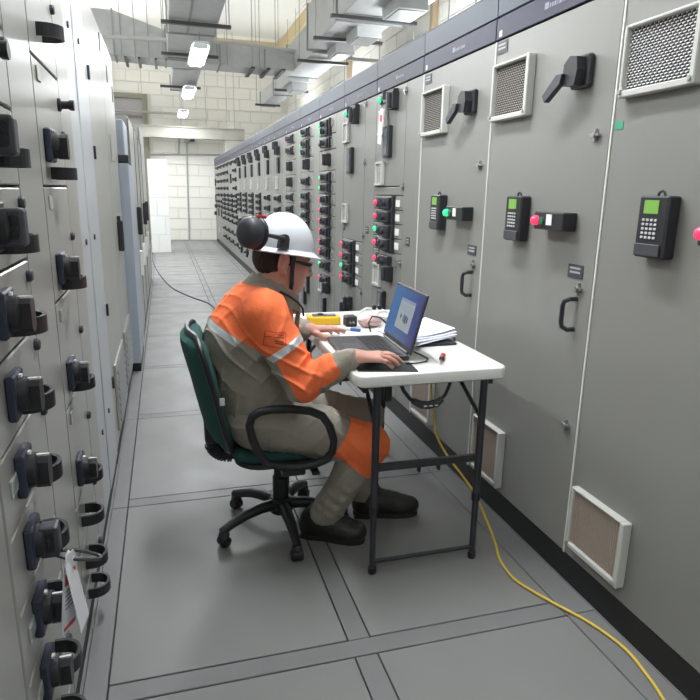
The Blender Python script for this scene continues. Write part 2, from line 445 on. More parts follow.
def door_handle(cab, y, z):
    pts = [(.0, .055, 0), (-.0, .055, .03), (-.012, .046, .042), (-.016, .03, .044), (-.016, -.03, .044), (-.012, -.046, .042), (0, -.055, .03), (0, -.055, 0)]
    return dev('door_handle', cached('bow_handle', lambda: MB().tube(pts, .0085, 8), BLACK, True), cab, (XR, y, z), ROT_R)
def lever_switch(cab, y, z):
    o = dev('lever_switch', cached('lever_plate', lambda: MB().box(-.048, .048, -.052, .052, 0, .025, .006), BLACK), cab, (XR, y, z), ROT_R)
    sub('hub', cached('lever_hub', lambda: MB().prism([(-.045,-.042),(.025,-.048),(.036,.0),(.028,.042),(-.01,.048),(-.04,.026)], 2, .025, .06), BLACK), o)
    lv = lambda: MB().prism([(-.03, -.005), (-.04, -.034), (-.125, -.085), (-.14, -.062), (-.065, -.004)], 2, .05, .072)
    sub('lever', cached('lever_arm', lv, BLACK2), o)
    return o

HLET = mat('header_letter_grey', (.17, .18, .22), .5)
ORD = ['nearest', 'second', 'third', 'fourth', 'fifth', 'sixth', 'seventh', 'eighth', 'ninth', 'tenth', 'eleventh', 'twelfth',
       'thirteenth', 'fourteenth', 'fifteenth', 'sixteenth', 'seventeenth', 'eighteenth', 'nineteenth', 'twentieth', 'last but one', 'last']
def right_cabinet(y0, y1, label, splits=(), cable_door=True, full=False):
    """y0 near side, y1 far side; splits: heights where the front is divided into drawers"""
    yc = (y0+y1)/2
    c = thing('switchgear_cabinet', label, 'cabinet', (XR+.3, yc, 0), 'grey cabinets of the right row')
    part('body', MB().box(XR+.014, XR+.62, y0+.0015, y1-.0015, PL, TOP-.004), CABB, c)
    part('plinth', MB().box(XR+.004, XR+.6, y0, y1, 0, PL), PLINTH, c)
    part('header_panel', MB().prism([(XR+.0, BAND+.098), (XR+.014, BAND+.088), (XR+.1, BAND+.088), (XR+.1, TOP), (XR+.004, TOP), (XR-.004, TOP-.012)], 1, y0+.004, y1-.004), HEAD, c)
    part('header_strip', MB().box(XR-.003, XR+.1, y0+.004, y1-.004, BAND+.004, BAND+.088, .002), NAVY, c)
    hs = c.children[-1]
    x_ = 0
    for w_ in (.026, .010, .010, .013, .006, .018, .018):
        part('header_lettering', MB().box(XR-.0042, XR-.0028, y1-.36-x_-w_, y1-.36-x_, BAND+.036, BAND+.058 if w_ > .02 else BAND+.051), HLET, hs); x_ += w_+.005
    part('header_sticker', MB().box(XR-.0042, XR-.0028, y1-.053, y1-.03, BAND+.012, BAND+.036), PALE, hs)
    part('top_plate', MB().box(XR+.1, XR+.62, y0+.002, y1-.002, TOP-.01, TOP), HEAD, c)
    yd = y0 + .245 if cable_door else y0
    zs = [PL] + sorted(splits) + [BAND]
    for a, b in zip(zs, zs[1:]):
        part('door_panel' if b-a > .3 else 'drawer_front', MB().box(XR, XR+.013, yd+.003, y1-.004, a+.003, b-.003, .0025), CAB, c)
    if cable_door:
        part('cable_door', MB().box(XR, XR+.013, y0+.004, yd-.002, PL+.003, BAND-.003, .0025), CAB, c)
    else:
        part('door_edge', MB().box(XR-.004, XR+.013, y1-.012, y1-.005, PL+.003, BAND-.003), EDGE, c)
    return c

Y = [0.2, 0.995, 1.793, 2.595, 3.38, 4.17, 4.964, 5.787, 6.614, 7.45] + [7.45 + .8275*k for k in range(1, 14)]
# 1: nearest, large plain door
SHORT = 'grey cabinet, '
c = right_cabinet(Y[0], Y[1], SHORT + 'closest one at the right edge of the photo', cable_door=False)
c = right_cabinet(Y[1], Y[2], SHORT + 'wide plain door with keypad, pale lattice grille high and beige grille low', cable_door=False)
grille(c, 1.592, 1.818, .30, .205, 'pale', ''); grille(c, 1.605, .288, .28, .235, 'slat', '')
keypad(c, 1.512, 1.338); pilot_box(c, 1.325, 1.333, 'r')
dev('sticker', cached('green_sticker', lambda: MB().box(-.02, .02, -.012, .012, 0, .0015), mat('green_sticker_paper', (.05,.3,.18), .5)), c, (XR, 1.755, 1.640), ROT_R)
c = right_cabinet(Y[2], Y[3], SHORT + 'door with lever switch, keypad with green screen and red pilot lamp', cable_door=False)
grille(c, 2.412, 1.835, .29, .225, 'dark', ''); grille(c, 2.388, .275, .26, .265, 'slat', '')
lever_switch(c, 1.955, 1.828); keypad(c, 2.275, 1.33); pilot_box(c, 2.095, 1.332, 'r')
door_handle(c, 1.872, 1.012); latch(c, 1.858, 1.619); latch(c, 1.862, 1.105); latch(c, 1.85, .60)
p = plate(c, 1.893, 1.163); p.scale = (1.4, .9, 1); p = plate(c, 2.535, 2.018); p.scale = (1.4, .9, 1)
c = right_cabinet(Y[3], Y[4], SHORT + 'door with lever switch, keypad and green pilot lamp', cable_door=False)
grille(c, 3.185, 1.832, .30, .225, 'dark', ''); grille(c, 3.16, .285, .28, .265, 'slat', '')
lever_switch(c, 2.775, 1.832); keypad(c, 3.05, 1.328); pilot_box(c, 2.88, 1.332, 'g')
door_handle(c, 2.672, 1.008); latch(c, 2.66, 1.55); latch(c, 2.665, 1.10)
p = plate(c, 2.69, 1.165); p.scale = (1.4, .9, 1); p = plate(c, 3.31, 2.012); p.scale = (1.3, .9, 1)
# 5th and 6th: door with meter windows and a block of four drawers
zs3 = [1.05, 1.14, 1.23, 1.318, 1.405]
c = right_cabinet(Y[4], Y[5], SHORT + 'with hanging paper tag, relay unit and four lamp drawers beside laptop', zs3 + [1.46])
for z, l in zip((1.359, 1.272, 1.185, 1.097), 'rrgr'): module(c, 4.09, z, l, white=True)
module(c, 4.06, 2.0, 'g', big=False, clip=False); small_switch(c, 3.80, 1.965)
meter(c, 4.03, 1.862); handset(c, 3.90, 1.735); meter(c, 4.06, 1.545); module(c, 4.08, .99, 'r', False)
small_switch(c, 3.80, .915); meter(c, 4.06, .875); handset(c, 3.93, .69)
plate(c, 4.07, 1.035); plate(c, 3.52, 1.14); latch(c, 3.63, 2.0); latch(c, 3.63, 1.46); latch(c, 3.63, 1.0)
zs4 = [.715, .80, .886, .973, 1.06]
c = right_cabinet(Y[5], Y[6], SHORT + 'with four lamp drawers at elbow height, fifth cabinet with a header lamp', zs4)
c['label'] = SHORT + 'with tall black relay unit high and four lamp drawers low, behind yellow meter'
for z, l in zip((1.018, .930, .843, .752), 'rrgr'): module(c, 4.93, z, l, white=True)
module(c, 4.86, 2.005, 'g', big=False, clip=False); small_switch(c, 4.62, 1.96)
meter(c, 4.89, 1.868); handset(c, 4.74, 1.655); meter(c, 4.89, 1.26); small_switch(c, 4.70, .57); small_switch(c, 4.80, .51)
plate(c, 4.93, 1.15); plate(c, 4.32, 1.16); latch(c, 4.40, 2.02); latch(c, 4.40, 1.63); latch(c, 4.40, 1.12); latch(c, 4.42, .70)
# 7th: one tall stack of modules
zz = [2.045, 1.95]
st = [1.545, 1.455, 1.355, 1.262, 1.168, 1.075, .982, .890, .775]
c = right_cabinet(Y[6], Y[7], SHORT + 'with one tall stack of drawers, mostly red lamps, right of the white helmet',
                  [.70, .83] + [s_+.047 for s_ in st[1:-1]] + [1.60, 1.775, 1.90])
for z in (1.985, 1.88 + .05): pass
module(c, 5.71, 1.985, 'g'); module(c, 5.70, 1.925, 'g', clip=False)
module(c, 5.71, 1.83, 'o'); small_switch(c, 5.43, 1.69); plate(c, 5.68, 1.70, 'o')
for z, l in zip(st, 'ggrrrrrrg'): module(c, 5.69, z, l)
module(c, 5.69, .645, 'r', clip=False); small_switch(c, 5.40, .585); handset(c, 5.55, .38); meter(c, 5.70, .58)
# 8th
c = right_cabinet(Y[7], Y[8], SHORT + 'with green lamps in its upper drawers, right behind the helmet brim', [.93, 1.05, 1.14, 1.235, 1.325, 1.44, 1.61, 1.75, 1.93])
for z, l in zip((1.985, 1.875, 1.795), 'ggg'): module(c, 6.52, z, l)
small_switch(c, 6.25, 1.68); plate(c, 6.5, 1.69, 'o')
for z, l in zip((1.52, 1.375, 1.285, 1.19, 1.095, 1.0), 'ggrgrr'): module(c, 6.52, z, l)
handset(c, 6.25, .5); handset(c, 6.4, .36); meter(c, 6.52, .62)
# 9th
c = right_cabinet(Y[8], Y[9], SHORT + 'with two red-lamp drawers on top, above the white helmet crown', [.9, 1.05, 1.16, 1.29, 1.42, 1.60, 1.76, 1.93])
for z, l in zip((1.98, 1.855), 'rr'): module(c, 7.33, z, l)
for z in (1.69, 1.52): small_switch(c, 7.12, z)
for z, l in zip((1.356, 1.225, 1.11, .97), 'rgrg'): module(c, 7.35, z, l)
handset(c, 7.2, .6); meter(c, 7.33, .42)
# 10th to 15th: relay unit and meter window above, a block of four modules below
for k in range(9, 15):
    y0, y1 = Y[k], Y[k+1]
    sp = [1.02, 1.12, 1.212, 1.30, 1.39] if k != 9 else [1.12, 1.25, 1.39]
    c = right_cabinet(y0, y1, SHORT + 'relay unit over dark modules, %s from near end of right row' % ORD[k], sp)
    ym = y1 - .12
    small_switch(c, ym-.10, 1.965); small_switch(c, ym-.24, 1.90); handset(c, ym-.22, 1.73, False); meter(c, ym-.08, 1.52)
    rows = (1.345, 1.256, 1.166, 1.075) if k not in (9, 10) else (1.33, 1.19)
    for q, z in enumerate(rows): module(c, ym, z, 'r' if (k <= 11 and q != 1) or k == 9 and q else 'g', clip=False)
    for q in range(2): small_switch(c, ym-.2, .86 - .2*q)
    handset(c, ym-.2, .36, False)
    if k > 12:
        for q in range(4): module(c, ym-.05, .84 - .16*q, 'g', clip=False)
# 16th to 22nd: many small drawers
for k in range(15, 22):
    y0, y1 = Y[k], Y[k+1]
    c = right_cabinet(y0, y1, SHORT + 'grid of small drawers, %s along the far right row' % ORD[k], [.35, .55, .75, .92, 1.05, 1.2, 1.36, 1.6, 1.8])
    ym = y1 - .12
    if k == 21:
        handset(c, y1-.3, 1.2, False); handset(c, y1-.35, 1.62, False); small_switch(c, y1-.5, 1.0); small_switch(c, y1-.3, .8); continue
    for z in (1.965, 1.80, 1.63, 1.46) if k != 16 else (1.965,): module(c, ym-.05, z, 'o' if k % 2 else None, clip=False)
    if k == 16: handset(c, ym-.2, 1.66, False)
    if k < 19:
        for q, z in enumerate((1.31, 1.21, 1.115, 1.01, .90, .78, .55, .36)): module(c, ym-.05-(.1 if q % 3 == 1 else 0), z, 'rrogoggg'[(q+k) % 8], clip=False)
    else:
        for z in (1.30, 1.14, 1.02): module(c, ym-.05, z, 'o', clip=False)
        handset(c, ym-.2, .86, False); meter(c, ym-.2, .42)
# cabinet end panel at the very end of the row
yE = Y[22]
# ------------------------------------------------------------------ left row of drawer cabinets
XL = -0.305
def ldev(name, me, par, y, z, x=XL): return dev(name, me, par, (x, y, z), ROT_L)
me_splate = lambda: cached('switch_plate', lambda: MB().box(-.042, .042, -.045, .045, 0, .018, .004), NAVYP)
def sknob_mb():
    k = MB().lathe([(.035, 0), (.034, .014), (.026, .020)], (0,0,.018), 'z', 18)
    return k
me_sknob2 = lambda: cached('switch_hub', sknob_mb, BLACK, True)
me_sgrip = lambda: cached('switch_grip', lambda: MB().prism([(-.010,-.036),(.010,-.036),(.020,-.026),(.020,.020),(.010,.028),(-.010,.028),(-.020,.020),(-.020,-.026)], 2, .03, .056), BLACK)
me_point = lambda: cached('switch_pointer', lambda: MB().box(-.006, .006, .026, .040, .018, .024).box(-.003, .003, .028, .032, .022, .057), WHITEP)
me_hasp = lambda: cached('switch_hasp', lambda: MB().box(-.018, .022, -.036, .034, .02, .060, .007), BLACK2)
me_hole = lambda: cached('padlock_hole', lambda: MB().lathe([(.0085, 0), (.0085, .0025), (.006, .0025), (.005, .0008)], (0,0,0), 'y', 12), BLACK, True)
def pull_mb():
    n = 14; outer = []; inner = []
    for i in range(n+1):
        a = math.pi * i/n
        outer.append((.050*math.cos(a), .018 + .046*math.sin(a))); inner.append((.042*math.cos(a), .018 + .038*math.sin(a)))
    outer = [(.050, 0)] + outer + [(-.050, 0)]; inner = [(.042, 0)] + inner + [(-.042, 0)]
    k = len(outer); vs = []
    for lst in (outer, inner):
        for b in (-.017, .017):
            vs += [(p[0], b, p[1]) for p in lst]
    fs = []
    for i in range(k-1):
        fs += [(i, i+1, k+i+1, k+i), (2*k+i, 3*k+i, 3*k+i+1, 2*k+i+1), (i, 2*k+i, 2*k+i+1, i+1), (k+i, k+i+1, 3*k+i+1, 3*k+i)]
    fs += [(0, k, 3*k, 2*k), (k-1, 3*k-1, 4*k-1, 2*k-1)]
    return MB().add(vs, fs)
me_pull = lambda: cached('pull_handle', pull_mb, BLACK)
me_oval = lambda: cached('drawer_latch', lambda: MB().lathe([(.014, 0), (.014, .008), (.010, .012)], (0,0,0), 'z', 14), BLACK2, True)
me_card = lambda: cached('card_holder', lambda: MB().box(-.026, .026, -.018, .018, 0, .004, .001), PALE)
me_cardp = lambda: cached('card_paper', lambda: MB().box(-.018, .018, -.011, .011, .004, .005), mat('card_print', (.25,.30,.30), .6, var=.6, vscale=120))
def lknob(par, y, z):
    return ldev('round_button', cached('round_button', lambda: MB().lathe([(.020, 0), (.020, .008), (.012, .012), (.012, .03), (.016, .036), (.016, .048)], (0,0,0), 'z', 14), BLACK, True), par, y, z)
def rotary(par, y, z, locked=False):
    ldev('switch_plate', me_splate(), par, y, z); ldev('switch_hub', me_sknob2(), par, y, z)
    if locked:
        ldev('switch_hasp', me_hasp(), par, y, z)
        for q in (-.018, 0, .018):
            h = dev('padlock_hole', me_hole(), par, (XL+.043, y-.0178, z+q*.8), (0,0,0)); h.rotation_euler = (0,0,math.pi)
    else:
        ldev('switch_grip', me_sgrip(), par, y, z); ldev('switch_pointer', me_point(), par, y, z).__setitem__('label', 'white pointer line')
def drawer(cab, ya, yb, za, zb, name='drawer'):
    """a drawer front; its origin sits at its own lower corner"""
    o = bpy.data.objects.new(name, MB().box(XL-.016, XL, ya, yb, za+.003, zb-.003, .003).mesh(name, CABL, False, (XL, ya, za)))
    COL.objects.link(o); o.parent = cab; o.location = Vector((XL, ya, za)) - WPOS[cab.name]; WPOS[o.name] = Vector((XL, ya, za))
    return o
LT = 2.31
def left_body(cab, y0, y1):
    part('body', MB().box(XL-.6, XL-.018, y0+.001, y1-.001, .06, LT), CABB, cab)
    part('plinth', MB().box(XL-.6, XL-.004, y0, y1, 0, .06), PLINTH, cab)
# nearest: only its far edge shows
c = thing('drawer_cabinet', 'pale grey drawer cabinet at the lower left edge, mostly outside the photo', 'cabinet', (XL-.3, .75, 0), 'drawer cabinets of the left row')
left_body(c, .38, 1.122)
for i in range(14): drawer(c, .39, .83, .06+.16*i, .06+.16*(i+1) if i < 13 else LT)
part('cable_door', MB().box(XL-.016, XL+.004, .835, 1.118, .063, LT, .004), CABL, c)
# middle one: small drawers, most with rotary switches
c = thing('drawer_cabinet', 'pale grey drawer cabinet at left with small drawers, padlock hasps and hanging tag', 'cabinet', (XL-.3, 1.5, 0), 'drawer cabinets of the left row')
left_body(c, 1.125, 1.866)
part('side_post', MB().box(XL-.016, XL+.004, 1.128, 1.150, .063, LT, .003), CABL, c)
part('cable_door', MB().box(XL-.016, XL, 1.578, 1.863, .063, LT-.003, .003), CABL, c)
zl = [.06, .14] + [.30 + .16*i for i in range(12)] + [LT]
PULLY = 1.365
for i, (a, b) in enumerate(zip(zl, zl[1:])):
    d = drawer(c, 1.152, 1.574, a, b)
    if i == 0: continue
    zc = a + .088
    if 1 <= i <= 7:
        rotary(d, 1.285, zc if i > 1 else a + .085, i in (4, 8)); ldev('pull_handle', me_pull(), d, PULLY, zc-.036)
    elif i == 8:
        rotary(d, 1.285, zc, True); ldev('pull_handle', me_pull(), d, PULLY, zc-.036)
    elif i == 9: rotary(d, 1.285, zc, True); ldev('pull_handle', me_pull(), d, PULLY, zc-.036)
    else: lknob(d, 1.36, a+.08)
    ldev('drawer_latch', me_oval(), d, 1.548, a+.125)
    if i in (2, 3, 5): 
        k = ldev('card_holder', me_card(), d, 1.225, a+.085); sub('card', me_cardp(), d, Vector((0, .073, .085)), 'printed card').rotation_euler = ROT_L
    if i in (1, 2):
        ldev('vent_slot', cached('vent_slot', lambda: MB().box(-.06, .06, -.012, .012, 0, .003), BLACK), d, 1.225, a+.035)
# third: tall drawers
c = thing('drawer_cabinet', 'pale grey drawer cabinet at left with tall drawers, beside the grey strip panels', 'cabinet', (XL-.3, 2.2, 0), 'drawer cabinets of the left row')
left_body(c, 1.868, 2.572)
part('cable_door', MB().box(XL-.016, XL, 2.312, 2.569, .063, LT-.003, .003), CABL, c)
z2 = [.06, .15, .305, .467, .783, 1.103, 1.422, 1.751, LT]
for i, (a, b) in enumerate(zip(z2, z2[1:])):
    d = drawer(c, 1.873, 2.308, a, b)
    if i in (3, 4, 5, 6):
        rotary(d, 1.985, a + (.088 if i < 6 else .11)); ldev('pull_handle', me_pull(), d, 2.06, a+.036)
        ldev('drawer_latch', me_oval(), d, 2.292, a+.158); ldev('card_holder', me_card(), d, 1.95, a-.045+.32 if i < 6 else a+.29)
        if i == 6: lknob(d, 2.27, 1.672)
    elif i in (0, 1, 2): 
        ldev('pull_handle', me_pull(), d, 2.0, a+.06+.02*(i > 0)); ldev('drawer_latch', me_oval(), d, 2.292, a+.06)
    else:
        ldev('pull_handle', me_pull(), d, 2.04, 1.832); ldev('drawer_latch', me_oval(), d, 2.292, 1.95)
# flat grey filler strips between the cabinets
c = thing('strip_panel', 'tall narrow grey filler panels with dark screws at left', 'panel', (XL-.3, 2.9, 0))
part('strip', MB().box(XL-.5, XL-.002, 2.575, 2.838, .06, LT, .003), STRIP, c)
part('strip', MB().box(XL-.5, XL+.002, 2.844, 3.262, .06, LT, .003), STRIP, c)
part('plinth', MB().box(XL-.5, XL-.004, 2.575, 3.262, 0, .06), PLINTH, c)
for z in (2.0, 1.21, .40):
    for y in (2.70, 2.98): ldev('screw', cached('strip_screw', lambda: MB().cyl((0,0,0), (0,0,.006), .012, n=10), BLACK2), c, y, z, XL+(.002 if y > 2.9 else -.002))
# tall shiny cabinet after the strips
c = thing('tall_cabinet', 'tall shiny grey cabinet at left with louvre panels near the floor', 'cabinet', (XL-.3, 4.2, 0))
part('body', MB().box(XL-.6, XL-.018, 3.262, 5.05, .07, LT), CABB, c)
part('plinth', MB().box(XL-.6, XL-.002, 3.27, 5.05, 0, .07), PLINTH, c)
part('door', MB().box(XL-.016, XL, 3.285, 4.16, .073, LT-.003, .003), mat('shiny_grey_paint', (.38,.375,.345), .36, var=.03), c)
part('door', MB().box(XL-.016, XL, 4.166, 5.045, .073, LT-.003, .003), mat('shiny_grey_paint', (.38,.375,.345), .36), c)
for z in (1.93, 1.58, .83, .45): ldev('hinge', cached('door_hinge', lambda: MB().box(-.012, .012, -.03, .03, 0, .012, .002), BLACK), c, 3.275, z)
ldev('door_handle', cached('pale_bar_handle', lambda: MB().box(-.02, .02, -.08, .08, 0, .02, .004), PALE), c, 4.40, 1.665).__setitem__('label', 'pale bar handle')
ldev('lock_handle', cached('black_lever_handle', lambda: MB().box(-.03, .03, -.10, .10, 0, .035, .006).box(-.012, .012, .10, .13, 0, .02), BLACK), c, 4.50, 1.11).__setitem__('label', 'black lever lock')
for ya, yb in ((3.42, 4.05), (4.25, 4.9)):
    l = part('louvre_panel', MB().box(XL, XL+.014, ya, yb, .13, .50, .003), CABL, c)
    stuff(part('louvre_slats', MB().add([], []), GALVD, l)) if False else None
    for q in range(7):
        part('louvre_slat', MB().prism([(XL+.014, .17+.045*q), (XL+.024, .16+.045*q), (XL+.014, .19+.045*q)], 1, ya+.05, yb-.05), GALVD, l)
for z, y in ((2.22, 4.1), (2.12, 4.5), (2.05, 4.9)):
    ldev('edge_slot', cached('edge_slot', lambda: MB().box(-.02, .02, -.05, .05, 0, .004), BLACK2), c, y, z)
# blue-grey cabinet
XB = -0.238
c = thing('blue_cabinet', 'narrow blue-grey cabinet with dark seams beyond the shiny cabinet', 'cabinet', (XB-.3, 5.4, 0))
part('body', MB().box(XB-.6, XB-.015, 5.065, 5.85, .07, 1.60), CABB, c)
part('plinth', MB().box(XB-.6, XB-.004, 5.065, 5.85, 0, .07), PLINTH, c)
part('side_panel', MB().box(XB-.6, XB-.002, 5.055, 5.068, .07, 1.60), STEELB, c)
part('door', MB().box(XB-.014, XB, 5.07, 5.40, .075, 1.60, .003), STEELB, c)
part('door', MB().box(XB-.014, XB, 5.408, 5.845, .075, 1.60, .003), STEELB, c)
part('top_cover', MB().box(XB-.6, XB+.004, 5.055, 5.3, 1.602, 1.66, .006), BLACK, c)
part('upper_box', MB().box(XB-.6, XB-.03, 5.31, 5.85, 1.605, 1.93, .01), STEELB, c)
# beige cabinets beyond
XC = -0.25
lab = ['beige cabinet with black handle directly beyond the narrow blue-grey cabinet', 'beige cabinet with white bar, second beyond the blue-grey cabinet',
       'beige cabinet with black lever, third beyond the blue-grey cabinet', 'farthest beige cabinet of the left row, beside white block partition']
for k, (ya, yb, zt) in enumerate(((5.87, 6.75, 2.02), (6.76, 7.7, 2.0), (7.71, 8.7, 1.98), (8.71, 10.6, 2.2))):
    c = thing('beige_cabinet', lab[k], 'cabinet', (XC-.3, (ya+yb)/2, 0), 'beige cabinets at the far left')
    part('body', MB().box(XC-.6, XC-.015, ya, yb, .06, zt), CAB, c)
    part('plinth', MB().box(XC-.6, XC-.004, ya, yb, 0, .06), PLINTH, c)
    part('door', MB().box(XC-.013, XC, ya+.02, yb-.03, .07, zt-.02, .004), CABL, c)
    part('edge_seal', MB().box(XC-.6, XC+.004, yb-.022, yb-.002, .06, zt-.01), BLACK2, c)
    if k in (0, 2, 3): ldev('door_handle', cached('far_handle', lambda: MB().box(-.04, .04, -.13, .13, 0, .04, .006), BLACK), c, ya+.55, 1.12, XC)
    ldev('white_bar', cached('far_white_bar', lambda: MB().box(-.03, .03, -.12, .12, 0, .03, .005), WHITEP), c, ya+.5, .72, XC).__setitem__('label', 'white bar')
# white block partition
c = thing('block_partition', 'white block partition near the far end of the aisle', 'partition', (-.1, 15.1, 0))
part('core', MB().box(-.305, .105, 15.01, 15.79, 0, 2.06), JOINT, c)
WTILE = mat('white_block_paint', (.80, .81, .80), .5, var=.02)
for q in range(5):
    a, b = .412*q, .412*(q+1)
    w = .12 if q % 2 else -.05
    part('block', MB().box(-.31, -.1+w-.004, 15.0, 15.8, a+.004, b-.004, .004), WTILE, c)
    part('block', MB().box(-.1+w+.004, .11, 15.0, 15.8, a+.004, b-.004, .004), WTILE, c)

# ------------------------------------------------------------------ padlock ring with its tag, hanging from the hasp
PAPER = mat('tag_paper', (.78, .78, .82), .6, var=.03)
REDP = mat('tag_red_print', (.65, .06, .08), .6); GREYP = mat('tag_grey_print', (.25, .25, .3), .6)
t = thing('lockout_tag', 'white danger tag with red print hanging from black ring at left', 'tag', (-.235, 1.33, .70))
hy, hz = 1.285, .675
part('shackle_ring', MB().tube([(-.252, hy-.012, hz), (-.235, hy-.02, hz-.004), (-.212, hy-.015, hz-.014), (-.190, hy-.002, hz-.026), (-.175, hy+.012, hz-.036), (-.172, hy+.022, hz-.038), (-.180, hy+.026, hz-.034), (-.198, hy+.020, hz-.020), (-.222, hy+.008, hz-.004), (-.244, hy-.004, hz+.006)], .004, 8), DKMETAL, t, True)
tx, ty, tz = -.226, hy-.030, hz-.015
for k, (ang, lean) in enumerate(((1.18, .05), (1.42, -.06))):
    M = Matrix.Translation((tx, ty, tz)) @ Matrix.Rotation(ang, 4, 'Z') @ Matrix.Rotation(lean, 4, 'Y') @ Matrix.Rotation(-.10 if k else .08, 4, 'X')
    cd = part('tag_card', MB().prism([(-.010, .03), (.010, .03), (.026, .005), (.030, -.150), (-.030, -.150), (-.026, .005)], 1, -.0007, .0007).xf(M), PAPER, t)
    if k == 0:
        part('print', MB().box(-.020, .020, -.0011, -.0006, -.040, -.012).xf(M), REDP, cd)
        for q in range(5): part('print', MB().box(-.018, .014 - .004*(q % 2), -.0011, -.0006, -.056-.010*q, -.052-.010*q).xf(M), GREYP, cd)
        part('print', MB().box(-.022, .022, -.0011, -.0006, -.145, -.135).xf(M), REDP, cd)
t = thing('paper_tag', 'white paper tag with red mark hanging under the green lamp', 'tag', (XR-.045, 3.93, 1.95))
M = Matrix.Translation((XR-.05, 3.925, 1.94)) @ Matrix.Rotation(math.pi/2, 4, 'Z') @ Matrix.Rotation(-.16, 4, 'Y')
cd = part('tag_card', MB().prism([(-.012, .0), (.012, .0), (.035, -.03), (.035, -.22), (-.035, -.22), (-.035, -.03)], 1, -.0007, .0007).xf(M), PAPER, t)
part('print', MB().box(-.026, .02, .0006, .0012, -.085, -.045).xf(M), REDP, cd)
part('cord', MB().tube([(XR-.05, 3.925, 1.935), (XR-.06, 3.89, 1.955), (XR-.03, 3.86, 1.96)], .003, 6), BLACK, t)

# ------------------------------------------------------------------ fluorescent fittings (each with its own light), then the added fill rows
TUBE = mat('fluorescent_tube', (.9, .95, 1), .4, emit=(.86, .94, 1.0), estr=14)
FITW = mat('fitting_white', (.75, .77, .78), .4)
flab = {6.05: 'bright tube light at the top edge of the photo', 9.65: 'largest bright tube light hanging under the grey duct',
        13.25: 'middle bright tube light hanging toward the far wall', 16.85: 'smallest and farthest bright tube light'}
flab[2.45] = 'tube light in the ceiling row straight above the folding table'; flab[-1.15] = 'tube light in the ceiling row behind the photographer'
def tube_light(lx, ly, lz, label, watts, hang, bare=False):
    f = thing('tube_light', label, 'lamp', (lx, ly, lz), 'tube lights over the aisle' if not bare else 'unseen tube lights added as fill')
    if bare: part('housing', MB().box(lx-.03, lx+.03, ly-.72, ly+.72, lz+.045, lz+.09), FITW, f)
    else: part('housing', MB().prism([(lx-.13, lz+.02), (lx-.10, lz+.075), (lx+.10, lz+.075), (lx+.13, lz+.02), (lx+.115, lz+.02), (lx+.09, lz+.055), (lx-.09, lz+.055), (lx-.115, lz+.02)], 1, ly-.72, ly+.72), FITW, f)
    for s_ in (-.055, .055): part('tube', MB().cyl((lx+s_, ly-.66, lz+.022), (lx+s_, ly+.66, lz+.022), .019, n=12), TUBE, f, True)
    for s_ in (-.66, .66): part('end_cap', MB().box(lx-.09, lx+.09, ly+s_-.02, ly+s_+.02, lz, lz+.05, .004), FITW, f)
    for s_ in (-.5, .5): part('hanger', MB().cyl((lx, ly+s_, lz+.075), (lx, ly+s_, hang), .006, n=6), GALVD, f)
    for up in ((0, 1) if bare else (0,)):
        ld = bpy.data.lights.new('tube_glow', 'AREA'); ld.shape = 'RECTANGLE'; ld.size = .2; ld.size_y = 1.3; ld.energy = watts; ld.color = (.95, .98, 1)
        lo = bpy.data.objects.new('tube_glow', ld); COL.objects.link(lo); lo.parent = f; lo.location = (0, 0, .10 if up else -.01); lo.rotation_euler = (math.pi*up, 0, 0)
for ly, w_ in AISLE.items(): tube_light(.565, ly, 3.2, flab[ly], w_, 3.43 if ly < 10 else 3.36 if ly < 13.6 else CEILZ)
for (sx_, sz_), w_ in FILL_ROWS.items():  # unseen lamps, added to light the ceiling, ducts and right wall
    for k in range(5): tube_light(sx_, -1 + 4.2*k, sz_, 'unseen fill light added behind the tall cabinet rows', w_, CEILZ, True)

# ------------------------------------------------------------------ ventilation ducts
def seg(par, x0, x1, y0, y1, z0, z1, name='duct_section'):
    return part(name, MB().box(x0, x1, y0, y1, z0, z1, .008), GALV, par)
def flange(par, x0, x1, y0, y1, z0, z1):
    e = .02
    return part('flange', MB().box(x0-e, x1+e, y0, y1, z0-e, z1+e), GALVD, par)
def rod(par, x, y, z0, z1=CEILZ): return part('hanger_rod', MB().cyl((x, y, z0), (x, y, z1), .006, n=6), GALVD, par)
def bar(par, x0, x1, y, z, w=.03): return part('support_bar', MB().box(x0, x1, y-w, y+w, z-.04, z), DKMETAL, par)
d = thing('air_duct', 'wide galvanised duct running overhead along the aisle above the lights', 'duct', (.47, 4, 3.43))
for ya, yb in ((-3, 0), (0, 3), (3, 5.2), (5.2, 7.4), (7.4, 9.3), (9.3, 10.96)):
    seg(d, .17, .77, ya+.006, yb-.006, 3.43, 3.86); flange(d, .17, .77, yb-.02, yb+.0, 3.43, 3.86)
for y in (5.6, 7.0, 8.6, 10.5): bar(d, .08, .92, y, 3.41); rod(d, .11, y, 3.4); rod(d, .90, y, 3.4)
part('seam_rib', MB().box(.40, .43, 5.25, 9.2, 3.415, 3.43), GALVD, d)
seg(d, .26, .72, 11.64, 13.9, 3.36, 3.62); flange(d, .26, .72, 13.86, 13.9, 3.36, 3.62); bar(d, .05, .8, 13.2, 3.34)
d = thing('air_duct', 'galvanised cross duct spanning from left cabinets to the right duct', 'duct', (1.0, 11.3, 3.38))
def taper(par, x0, x1, z00, z01, z10, z11, ya=11.0, yb=11.6):
    return part('duct_section', MB().add([(x0,ya,z00),(x1,ya,z10),(x1,yb,z10),(x0,yb,z00),(x0,ya,z01),(x1,ya,z11),(x1,yb,z11),(x0,yb,z01)], [(0,3,2,1),(4,5,6,7),(0,1,5,4),(1,2,6,5),(2,3,7,6),(3,0,4,7)]), GALV, par)
